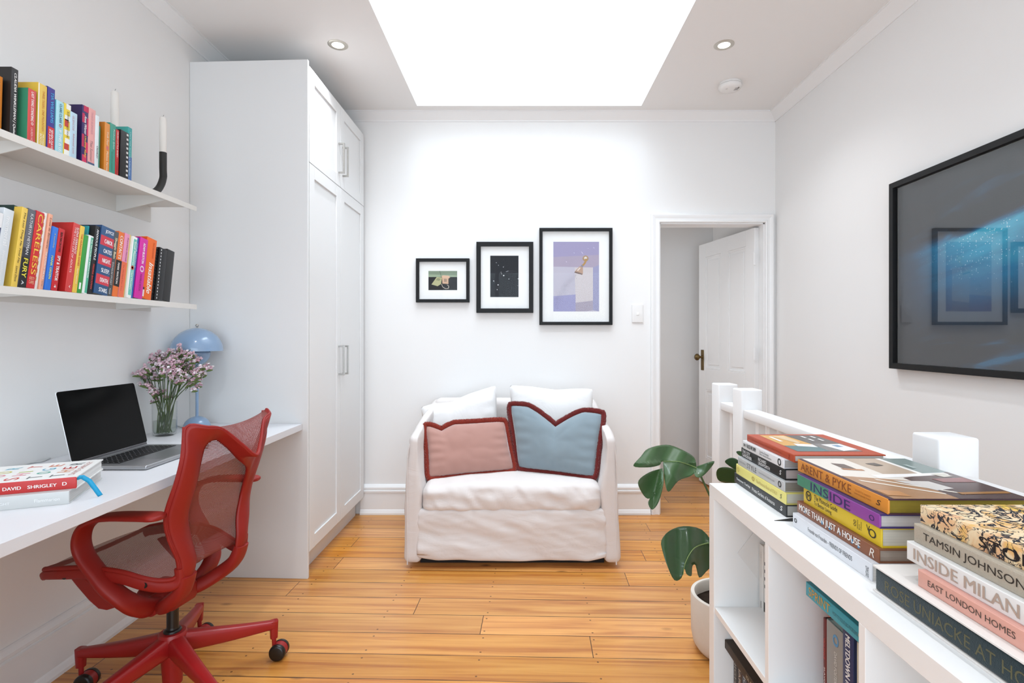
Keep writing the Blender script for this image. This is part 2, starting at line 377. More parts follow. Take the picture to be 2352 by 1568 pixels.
# rear wall behind the camera; its wide glazed doors are added for fill light
WX0, WX1, WZ0, WZ1 = -1.40, 1.45, .04, 2.36
b = MB(); b.box(XL, WX0, YR - T, YR, 0, ZC + .02, WALL); b.box(WX1, XR, YR - T, YR, 0, ZC + .02, WALL)
b.box(WX0, WX1, YR - T, YR, 0, WZ0, WALL); b.box(WX0, WX1, YR - T, YR, WZ1, ZC + .02, WALL); struct(b.build('wall_rear'))
b = MB()
for x0, x1 in ((WX0, WX0 + .06), (WX1 - .06, WX1), (-.46, -.40), (.46, .52)): b.box(x0, x1, YR - .09, YR - .03, WZ0, WZ1, TRIM)
for z0, z1 in ((WZ0, WZ0 + .10), (WZ1 - .06, WZ1)): b.box(WX0, WX1, YR - .088, YR - .032, z0, z1, TRIM)
w1 = struct(b.build('rear_fill_window', bevel=.003))
b = MB(); b.box(WX0 + .03, WX1 - .03, YR - .062, YR - .058, WZ0 + .03, WZ1 - .03, PANE); b.build('window_pane', w1)
# ceiling round the skylight
b = MB()
for x0, x1, y0, y1 in ((XL - T, SX0, YR - T, YB + T), (SX1, XR + T, YR - T, YB + T), (SX0, SX1, YR - T, SY0), (SX0, SX1, SY1, YB + T)):
    b.box(x0, x1, y0, y1, ZC, ZC + .03, CEIL)
struct(b.build('ceiling'))
SH = 1.5
b = MB()
for x0, x1, y0, y1 in ((SX0 - .03, SX0, SY0 - .03, SY1 + .03), (SX1, SX1 + .03, SY0 - .03, SY1 + .03), (SX0, SX1, SY0 - .03, SY0), (SX0, SX1, SY1, SY1 + .03)):
    b.box(x0, x1, y0, y1, ZC + .03, ZC + SH, CEIL)
struct(b.build('wall_skylight'))
b = MB()
for x0, x1, y0, y1 in ((SX0 - .03, SX0 + .05, SY0 - .03, SY1 + .03), (SX1 - .05, SX1 + .03, SY0 - .03, SY1 + .03), (SX0 + .05, SX1 - .05, SY0 - .03, SY0 + .05), (SX0 + .05, SX1 - .05, SY1 - .05, SY1 + .03)):
    b.box(x0, x1, y0, y1, ZC + SH, ZC + SH + .06, TRIM)
w2 = struct(b.build('window_2')); b = MB(); b.box(SX0 + .02, SX1 - .02, SY0 + .02, SY1 - .02, ZC + SH + .03, ZC + SH + .036, PANE); b.build('window_pane', w2)

# landing beyond the doorway
b = MB(); b.box(HX0, HX1 + .1, HY, HY + .1, 0, HZ + .1, WALL); struct(b.build('wall_landing'))
b = MB(); b.box(HX1, HX1 + .1, YB + T, HY, 0, HZ, WALL); struct(b.build('wall_landing_right'))
b = MB(); b.box(HX0 - .1, HX0, YB + T, HY + .1, 0, HZ, WALL); struct(b.build('wall_landing_left'))
b = MB(); b.box(HX0 - .1, HX1 + .1, YB + T, HY, HZ, HZ + .05, CEIL); struct(b.build('ceiling_landing'))

# cornices (plain coves) and skirting boards
def cove(n=6, dx=.062, dz=.047):
    p = [(0, 0), (0, -dz - .006), (.006, -dz - .006)]
    for i in range(n + 1):
        a = math.pi / 2 * i / n; p.append((dx - (dx - .008) * math.cos(a), -dz + (dz - .006) * (1 - math.cos(math.pi / 2 * i / n)) * .0 - 0 + (dz - .006) * (i / n) ** 1.6))
    return p + [(dx + .006, -.006), (dx + .006, 0)]
cv = cove()
b = MB(); b.prism([(YB - x, ZC + z) for x, z in cv], 'x', XL, XR, TRIM); struct(b.build('trim_1'))
b = MB(); b.prism([(XL + x, ZC + z) for x, z in cv], 'y', YR, YB, TRIM); struct(b.build('trim_2'))
b = MB(); b.prism([(XR - x, ZC + z) for x, z in cv], 'y', YR, YB, TRIM); struct(b.build('trim_3'))
sk = [(0, 0), (.030, 0), (.030, .012), (.022, .030), (.018, .036), (.018, .150), (.024, .154), (.024, .165), (.016, .169), (.020, .176), (.020, .186), (.010, .200), (.004, .205), (0, .205)]
b = MB(); b.prism([(YB - x, z) for x, z in sk], 'x', -1.12, DX0 - .062, TRIM); struct(b.build('baseboard_back'))
b = MB(); b.prism([(XL + x, z) for x, z in sk], 'y', YR, 2.72, TRIM); struct(b.build('baseboard_left'))
b = MB(); b.prism([(XR - x, z) for x, z in sk], 'y', YR, YB - .01, TRIM); struct(b.build('baseboard_right'))

# door casing (moulded), lining, panelled door standing open into the landing
b = MB(); cp = [(0, 0), (0, .020), (.008, .024), (.016, .018), (.028, .018), (.040, .022), (.052, .024), (.060, .018), (.060, 0)]
st_ = [lambda x: (DX0 + .004 - x, 0), lambda x: (DX0 + .004 - x, DZ - .004 + x), lambda x: (DX1 - .004 + x, DZ - .004 + x), lambda x: (DX1 - .004 + x, 0)]
vs = [(q(x)[0], YB - y, q(x)[1]) for q in st_ for x, y in cp]; nc = len(cp)
b.add(vs, [(j * nc + i, j * nc + i + 1, (j + 1) * nc + i + 1, (j + 1) * nc + i) for j in range(3) for i in range(nc - 1)], TRIM)
struct(b.build('trim_4', bevel=.001))
b = MB(); b.box(DX0 - .002, DX0 + .012, YB, YB + T, 0, DZ, TRIM); b.box(DX1 - .012, DX1 + .002, YB, YB + T, 0, DZ, TRIM); b.box(DX0, DX1, YB, YB + T, DZ - .012, DZ + .002, TRIM)
struct(b.build('trim_5'))
def panel_door(W, Hh, th):
    """local: hinge edge at x=0, leaf along -x, face toward -y"""
    b = MB(); st, mid, lock = .105, .10, .17
    zl = .78; rows = [(.22, zl), (zl + lock, Hh - .115)]
    b.box(-W + .01, -.01, -th / 2 + .010, th / 2 - .010, .01, Hh - .01, TRIM)
    for x0, x1 in ((-W, -W + st), (-st, 0), (-W / 2 - mid / 2, -W / 2 + mid / 2)): b.box(x0, x1, -th / 2, th / 2, 0, Hh, TRIM)
    for z0, z1 in ((0, .22), (zl, zl + lock), (Hh - .115, Hh)): b.box(-W + st, -st, -th / 2 + .0004, th / 2 - .0004, z0, z1, TRIM)
    for z0, z1 in rows:
        for x0, x1 in ((-W + st, -W / 2 - mid / 2), (-W / 2 + mid / 2, -st)):
            g = .014
            for sy in (-1, 1):
                y0, y1 = sorted((sy * (th / 2 - .011), sy * (th / 2 - .003)))
                b.box(x0, x0 + g, y0, y1, z0, z1, TRIM); b.box(x1 - g, x1, y0, y1, z0, z1, TRIM); b.box(x0 + g, x1 - g, y0, y1, z0, z0 + g, TRIM); b.box(x0 + g, x1 - g, y0, y1, z1 - g, z1, TRIM)
                y0, y1 = sorted((sy * (th / 2 - .011), sy * (th / 2 - .006)))
                b.box(x0 + .035, x1 - .035, y0, y1, z0 + .035, z1 - .035, TRIM)
    return b
dr = struct(panel_door(.76, 1.985, .036).build('door_1', bevel=.0025))
dr.location = (1.655, YB + T * .4 + .02, .012); dr.rotation_euler = (0, 0, -R(79))
BRASS = mat('6E5A38', .4, .5, metal=.9, var=.15, vscale=40)
b = MB()
b.rbox((-.70, -.0205, 1.02), (.021, .003, .085), .02, BRASS, n=5)
b.lathe([(0, 0), (.012, .001), (.009, .008), (.009, .026), (.02, .031), (.028, .041), (.028, .052), (.02, .062), (0, .066)], BRASS, 24)
kn = MB(); kn.mats = [BRASS]
v0 = b.v; nlat = 9 * 24
for i in range(len(v0) - nlat, len(v0)):
    p = v0[i]; v0[i] = Vector((-.70 + p.x, -.022 - p.z, 1.045 + p.y))
b.build('door_knob', dr, smooth=50)['label'] = 'aged brass knob on an oblong plate'
for z in (.25, 1.05, 1.72):
    b = MB(); b.box(-.002, .012, -.022, -.012, z, z + .09, TRIM); b.tube([(.006, -.024, z), (.006, -.024, z + .09)], .006, TRIM, 10); b.build('hinge', dr)

# recessed ceiling lights
SATIN = mat('C9C4BA', .35, .5, metal=.6, var=.03)
LAMP = mat('FFF6E6', .5, emit=9.)
def downlight(x, y, label):
    t = thing('ceiling_downlight', label, 'light', (x, y, ZC), group='recessed ceiling downlights')
    b = MB(); b.lathe([(.031, .0), (.031, -.003), (.046, -.004), (.052, -.0015), (.052, 0)], SATIN, 40, cap=False); b.build('trim_ring', t, smooth=40)
    b = MB(); b.lathe([(0, -.006), (.022, -.0055), (.030, -.002), (.030, -.0005)], LAMP, 32, cap=False); b.build('lamp_face', t, smooth=60)
    l = bpy.data.lights.new('downlight_beam', 'SPOT'); l.energy = DL; l.spot_size = R(125); l.spot_blend = .9; l.color = (.92, .965, 1.02); l.shadow_soft_size = .035
    o = bpy.data.objects.new('downlight_beam', l); COL.objects.link(o); o.parent = t; o.location = (0, 0, -.012)
DL = 31.
downlight(-.976, 2.82, 'lit round downlight in the ceiling in front of the wardrobe doors')
downlight(1.066, 2.82, 'lit round downlight in the ceiling near the smoke alarm')
for x, y in ((-1.0, 1.25), (1.05, 1.25), (-1.0, -.4), (1.05, -.4)): downlight(x, y, 'round downlight in the ceiling toward the rear wall')

# smoke alarm
PLAST = mat('EDEAE7', .45, .4, var=.01)
t = thing('smoke_alarm', 'round white smoke alarm on the ceiling', 'smoke alarm', (1.265, 3.25, ZC), (0, 0, R(-20)))
b = MB(); b.lathe([(.064, 0), (.066, -.012), (.063, -.014), (.060, -.014)], PLAST, 48, cap=False); b.build('base_ring', t, smooth=40)
b = MB(); b.lathe([(.060, -.013), (.067, -.016), (.067, -.024), (.060, -.036), (.045, -.042), (0, -.043)], PLAST, 48, cap=False)
for k in range(3):
    b.box(.028 - k * .004, .052 - k * .004, -.022 + k * .012, -.018 + k * .012, -.0432, -.0385, mat('6E6A66', .6))
b.lathe([(0, -.0445), (.006, -.0443), (.0065, -.042)], mat('D9D5D1', .4), 16, (-.02, -.028, 0), cap=False)
b.build('cover', t, smooth=40)

# light switch on the back wall
t = thing('light_switch', 'white light switch plate on the back wall beside the doorway', 'light switch', (.797, YB, 1.387))
b = MB(); b.rbox((0, -.005, 0), (.038, .005, .062), .003, PLAST); b.build('plate', t, smooth=40)
b = MB(); b.rbox((0, -.0115, -.001), (.0095, .0025, .0095), .002, mat('F4F2EF', .3)); b.build('rocker', t, smooth=40)

# ------------------------------------------------------------------ wardrobe
wd = thing('wardrobe', 'tall white built-in wardrobe with shaker doors and bar handles', 'wardrobe', (0, 0, 0))
WY0, WF = 2.704, -1.112
b = MB(); b.box(XL, WF, WY0 + .045, YB - .035, .125, 2.615, JOIN); b.build('carcass', wd)
b = MB()   # end panel, set a touch out of square as in the room
b.prism([(XL + .001, 2.731), (-1.089, WY0), (-1.089, WY0 + .018), (XL, 2.749)], 'z', 0, 2.634, JOIN); b.build('end_panel', wd, bevel=.0015)
b = MB(); b.box(XL, -1.148, WY0 + .045, YB - .035, 0, .125, JOIN); b.build('plinth', wd)
b = MB(); b.box(XL, WF + .004, WY0 + .045, YB - .035, 2.615, 2.634, JOIN); b.build('top_panel', wd)
def shaker(y0, y1, z0, z1, hy, hz0, hz1):
    b = MB(); fx, th, fw, rc = WF + .001, .022, .066, .009; x1 = fx + th
    b.box(fx, x1 - rc, y0, y1, z0, z1, JOIN)
    b.box(x1 - rc, x1, y0, y0 + fw, z0, z1, JOIN); b.box(x1 - rc, x1, y1 - fw, y1, z0, z1, JOIN)
    b.box(x1 - rc, x1 - .0002, y0 + fw, y1 - fw, z0, z0 + fw, JOIN); b.box(x1 - rc, x1 - .0002, y0 + fw, y1 - fw, z1 - fw, z1, JOIN)
    d = b.build('door', wd, bevel=.0012)
    b = MB(); h = .006
    b.box(x1 + .026, x1 + .036, hy - h, hy + h, hz0, hz1, STEEL)
    for z in (hz0, hz1 - .010): b.box(x1, x1 + .028, hy - h, hy + h, z, z + .010, STEEL)
    b.build('handle', d, bevel=.0012)
ym = 3.196; ye = YB - .04
shaker(WY0 + .024, ym - .0015, .128, 2.118, ym - .035, 1.0, 1.175); shaker(ym + .0015, ye, .128, 2.118, ym + .035, 1.0, 1.175)
shaker(WY0 + .024, ym - .0015, 2.122, 2.612, ym - .035, 2.195, 2.375); shaker(ym + .0015, ye, 2.122, 2.612, ym + .035, 2.195, 2.375)

# ------------------------------------------------------------------ desk
dk = thing('desk', 'white built-in desk running along the shelf wall to the wardrobe', 'desk', (0, 0, 0))
b = MB(); b.prism([(XL, .62), (-1.116, .62), (-1.116, WY0), (XL, 2.7305)], 'z', .755, .787, DESKM); b.build('desktop', dk, bevel=.0015)
b = MB(); b.box(XL, -1.15, .64, .672, 0, .755, DESKM); b.build('end_panel', dk, bevel=.001)

# ------------------------------------------------------------------ wall shelves
SHELFM = mat('DDD9D3', .45, .4, var=.01)
def wall_shelf(label, zt, rail, lip):
    t = thing('wall_shelf', label, 'shelf', (XL, 2.442, zt), group='shelves above the desk')
    y0 = -1.52; d = .2135; th = .0025
    b = MB(); b.box(0, d, y0, 0, -th, 0, SHELFM); b.box(d - th, d, y0, 0, -lip, -th, SHELFM); b.build('shelf_board', t)
    b = MB(); b.box(0, .004, y0, 0, -rail, -th, SHELFM); b.build('wall_rail', t)
    for y in (-.208, -.830, -1.45):
        b = MB(); b.prism([(.004, -th), (d - th, -th), (d - th, -lip), (.004, -rail)], 'y', y - .002, y + .002, SHELFM); b.build('bracket', t)
wall_shelf('upper putty grey metal shelf holding books and a candle holder', 1.823, .071, .022)
wall_shelf('lower putty grey metal shelf full of leaning books', 1.375, .032, .022)

# ------------------------------------------------------------------ standing books
def pages_mat(h):
    if ('pages', h) in MATS: return MATS[('pages', h)]
    m = bpy.data.materials.new('page_edges'); m.use_nodes = True; N, Lk, b = nodes_of(m); c = lin(h)
    tc = N.new('ShaderNodeTexCoord'); mp = N.new('ShaderNodeMapping'); mp.inputs['Scale'].default_value = (3, 3, 900)
    n = N.new('ShaderNodeTexNoise'); n.inputs['Scale'].default_value = 1; n.inputs['Detail'].default_value = 2
    mx = N.new('ShaderNodeMix'); mx.data_type = 'RGBA'; mx.inputs[6].default_value = (*[v * .62 for v in c], 1); mx.inputs[7].default_value = (*[min(1, v * 1.08) for v in c], 1)
    Lk.new(tc.outputs['Object'], mp.inputs['Vector']); Lk.new(mp.outputs[0], n.inputs['Vector']); Lk.new(n.outputs['Fac'], mx.inputs[0]); Lk.new(mx.outputs[2], b.inputs['Base Color']); b.inputs['Roughness'].default_value = .8
    MATS[('pages', h)] = m; return m
def cm(h, rough=.42): return mat(h, rough, .45, var=.02, vscale=30)
def standing_book(label, group, X, y0, t, h, depth, lean, zs, cover, spine=None, texts=(), patches=(), pages=True, spiral=None, face=1.0):
    """local: spine in the plane x=0 facing +x, thickness along y, height along z; body towards -x"""
    o = thing('book', label, 'book', (X, y0, zs + t * math.sin(lean)), (-lean, 0, 0), group=group)
    C_ = cm(cover); S_ = cm(spine) if spine else C_
    b = MB(); bd = .0018
    b.box(-depth, -.0016, 0, bd, 0, h, C_); b.box(-depth, -.0016, t - bd, t, 0, h, C_); b.rbox((-.002, t / 2, h / 2), (.002, t / 2, h / 2), .0019, S_, n=2)
    for (a0, a1, w0, w1, c) in patches:         # colour fields on the spine: fraction down from the top, fraction across
        b.quad([(.0003, t * w0, h * (1 - a0)), (.0003, t * w0, h * (1 - a1)), (.0003, t * w1, h * (1 - a1)), (.0003, t * w1, h * (1 - a0))], cm(c))
    for tx in texts:
        s, a0, a1, w0, w1, c = tx[:6]; st = tx[6] if len(tx) > 6 else ''
        bold = .012 if 'b' in st else 0.; sh = .25 if 'i' in st else 0.
        if 'h' in st: b.text(s, (.0006, t * w0, h * (1 - a1)), (0, 1, 0), (0, 0, 1), t * (w1 - w0), h * (a1 - a0), cm(c), bold, sh)
        else: b.text(s, (.0006, t * w0, h * (1 - a0)), (0, 0, -1), (0, 1, 0), h * (a1 - a0), t * (w1 - w0), cm(c), bold, sh)
    b.build('cover', o, smooth=40)
    if pages:
        b = MB(); b.box(-depth + .003, -.0035, bd, t - bd, .0015, h - .003, PAGES); b.build('pages', o)
    if spiral:
        b = MB(); k = int(h / .0125)
        for i in range(k):
            z = .008 + i * (h - .016) / (k - 1)
            b.tube([(-.006 + .0095 * math.cos(a), t * .5 + t * .42 * math.sin(a), z) for a in [R(-150 + 30 * q) for q in range(11)]], .0017, spiral, 6)
        b.build('wire_binding', o, smooth=60)
    return o

G1 = 'books on the upper wall shelf'; L1 = R(1.6); Z1 = 1.823
UP = [
 ('orange paperback at the outer end of the upper shelf, before the tall black book', -1.575, 1.5903, .0227, .1916, .12, 'D5822F', None, [('VIOLET FALLS', .1, .8, .3, .6, '6B6560')], ()),
 ('tall black book with bold white slanted lettering on the upper shelf', -1.545, 1.608, .0222, .2222, .15, '171514', '2B2A2B', [('CLAUDIA WINKLEMAN | Quite', .07, .95, .28, .72, 'F2F1EE', 'bi')], ()),
 ('short red spined novel with a green front cover on the upper shelf', -1.52, 1.6376, .027, .1719, .12, '3F8A68', 'CF4B48', [('LAST TANG STANDING', .05, .6, .33, .67, 'F5E8E4', 'b'), ('LAUREN HO', .72, .97, .36, .62, 'EFC3BE'), ('o', .62, .67, .38, .66, 'F5E8E4', 'b')], ()),
 ('mustard yellow hardback with thin red capitals on the upper shelf', -1.52, 1.6699, .0313, .2047, .13, 'D9B23C', 'E2BF55', [('THREE TIGERS, ONE MOUNTAIN', .1, .75, .42, .72, 'C9782F'), ('MICHAEL', .8, .98, .55, .75, 'F6ECC8', 'b'), ('BOOTH', .8, .98, .25, .48, 'F6ECC8', 'b')], ((0, 1, 0, .12, 'EDEBE4'),)),
 ('purple novel with a red lower spine on the upper shelf', -1.52, 1.7028, .0276, .2082, .13, '2B1E5C', '3D358C', [('TIA WILLIAMS', .07, .56, .42, .8, '3FA9DB', 'b'), ('SEVEN DAYS', .67, .97, .55, .8, 'F3F1F1', 'b'), ('IN JUNE', .67, .9, .24, .48, 'F3F1F1', 'b')], ((.63, 1, .12, 1, 'C92B33'),)),
 ('pale aqua paperback beside the purple and red novel', -1.515, 1.7305, .0286, .177, .12, '6FB5C6', 'A9D9E2', [('CLARE CLARK', .05, .42, .4, .7, '3A6E86', 'b'), ('IF THIS IS US', .55, .97, .35, .72, 'F4F8F8', 'b'), ('o', .44, .5, .36, .7, 'B5626C', 'b')], ()),
 ('book with a zigzag pattern of yellow, white and red', -1.515, 1.7591, .026, .1794, .12, 'D8B62F', 'E8CC3C', [('SUSANNA', .14, .36, .45, .75, '4A3A20'), ('QUIRKE', .42, .64, .4, .7, '4A3A20')], ((.0, .1, .3, 1, 'F0EEE6'), (.22, .32, .1, .9, 'F0EEE6'), (.3, .44, .1, .7, 'C23A2C'), (.5, .6, .1, .9, 'F0EEE6'), (.66, .76, .2, 1, 'F0EEE6'), (.76, .88, .1, .8, 'C23A2C'), (.88, 1, .1, .9, 'F0EEE6'))),
 ('small pale blue book with faint red script, shortest near the zigzag book', -1.51, 1.7797, .0267, .1597, .11, 'B3CFDF', 'BCD6E6', [('JOANNA', .1, .38, .55, .8, 'E9EEF2'), ('GLENCOE', .08, .4, .25, .5, 'C58C92'), ('Advanced Love', .46, .9, .35, .6, 'C98088')], ()),
 ('dark purple novel splashed with magenta on the upper shelf', -1.52, 1.8374, .0264, .2075, .14, '2A1850', '35205E', [('Anna Wiener', .17, .5, .35, .72, 'F5F0F2', 'bi'), ('Uncanny Valley', .52, .9, .35, .72, 'F0C24A', 'bi')], ((0, .1, .2, 1, 'C3194F'), (.14, .3, 0, .4, 'C3194F'), (.2, .5, .75, 1, 'D01C55'), (.5, .72, 0, .35, 'C3194F'), (.62, .8, .6, 1, 'D01C55'), (.85, 1, .1, .8, 'D01C55'))),
 ('salmon pink paperback with a dark blue foot on the upper shelf', -1.52, 1.8638, .0319, .2101, .13, 'E59C98', 'E9A6A2', [('THAT SUMMER', .06, .45, .35, .6, 'C88F9C'), ('That Summer', .56, .92, .3, .62, '8A6F74', 'i')], ((.94, 1, 0, 1, '44587A'),)),
 ('very pale grey blue slim book beside the salmon pink one', -1.515, 1.8903, .0155, .1935, .12, 'DDE6E8', None, [('CROSLEY', .58, .82, .3, .7, '3C3F42', 'b')], ()),
 ('thin green book set back behind the orange floral spine', -1.53, 1.923, .0081, .1681, .11, '3F8E73', None, (), ()),
 ('amber orange paperback with a pink dot on its spine', -1.515, 1.9317, .0241, .1851, .12, 'C9771F', 'DE8D3A', [('Yolk Feel', .18, .46, .35, .7, 'F3E5CC', 'i'), ('o', .48, .54, .3, .7, 'D45A9B', 'b'), ('Melissa Fernie', .58, .97, .35, .7, 'F3E5CC')], ()),
 ('deep teal green hardback with pale italic lettering on the upper shelf', -1.515, 1.9559, .0275, .1927, .13, '26806F', '3A9682', [('Funbury Sykes', .1, .5, .45, .8, 'D5EDE4', 'i'), ('A LIFE IN GREEN', .56, .94, .3, .5, '2E6F60')], ()),
 ('narrow bright red paperback beside the black patterned notebook', -1.515, 1.984, .0165, .1799, .12, 'C22A28', None, [('HUSH LITTLE BABY', .05, .6, .3, .68, 'F6DDD8', 'b'), ('R. H. HERRON', .64, .96, .3, .6, '7C1512', 'b')], ()),
 ('black notebook with a column of white squares on its spine', -1.51, 2.0012, .0425, .1845, .13, '100E0E', '141212', (), tuple((.03 + i * .095, .03 + i * .095 + .045, .68, .9, 'D8D6D2') for i in range(10))),
 ('teal and blue hardback closing the row on the upper shelf', -1.515, 2.0445, .0215, .2125, .15, '3E9E95', '2F9C9B', [('Claire Vaye', .08, .35, .35, .7, 'BEE3E4'), ('Don\'t Like a Rolled Blanket', .38, .9, .35, .65, 'BEE3E4')], ((.55, 1, 0, 1, '4A6EA5'),)),
]
for L_, X, y0, t_, h_, dp, c1, c2, tx, pt in UP:
    X2 = -1.500 + (X + 1.51) * .6; k = X2 / X
    standing_book(L_, G1, X2, y0 * k, t_ * k - .0004, EYE + (Z1 + h_ - EYE) * k - Z1, dp, L1, Z1, c1, c2, tx, pt)

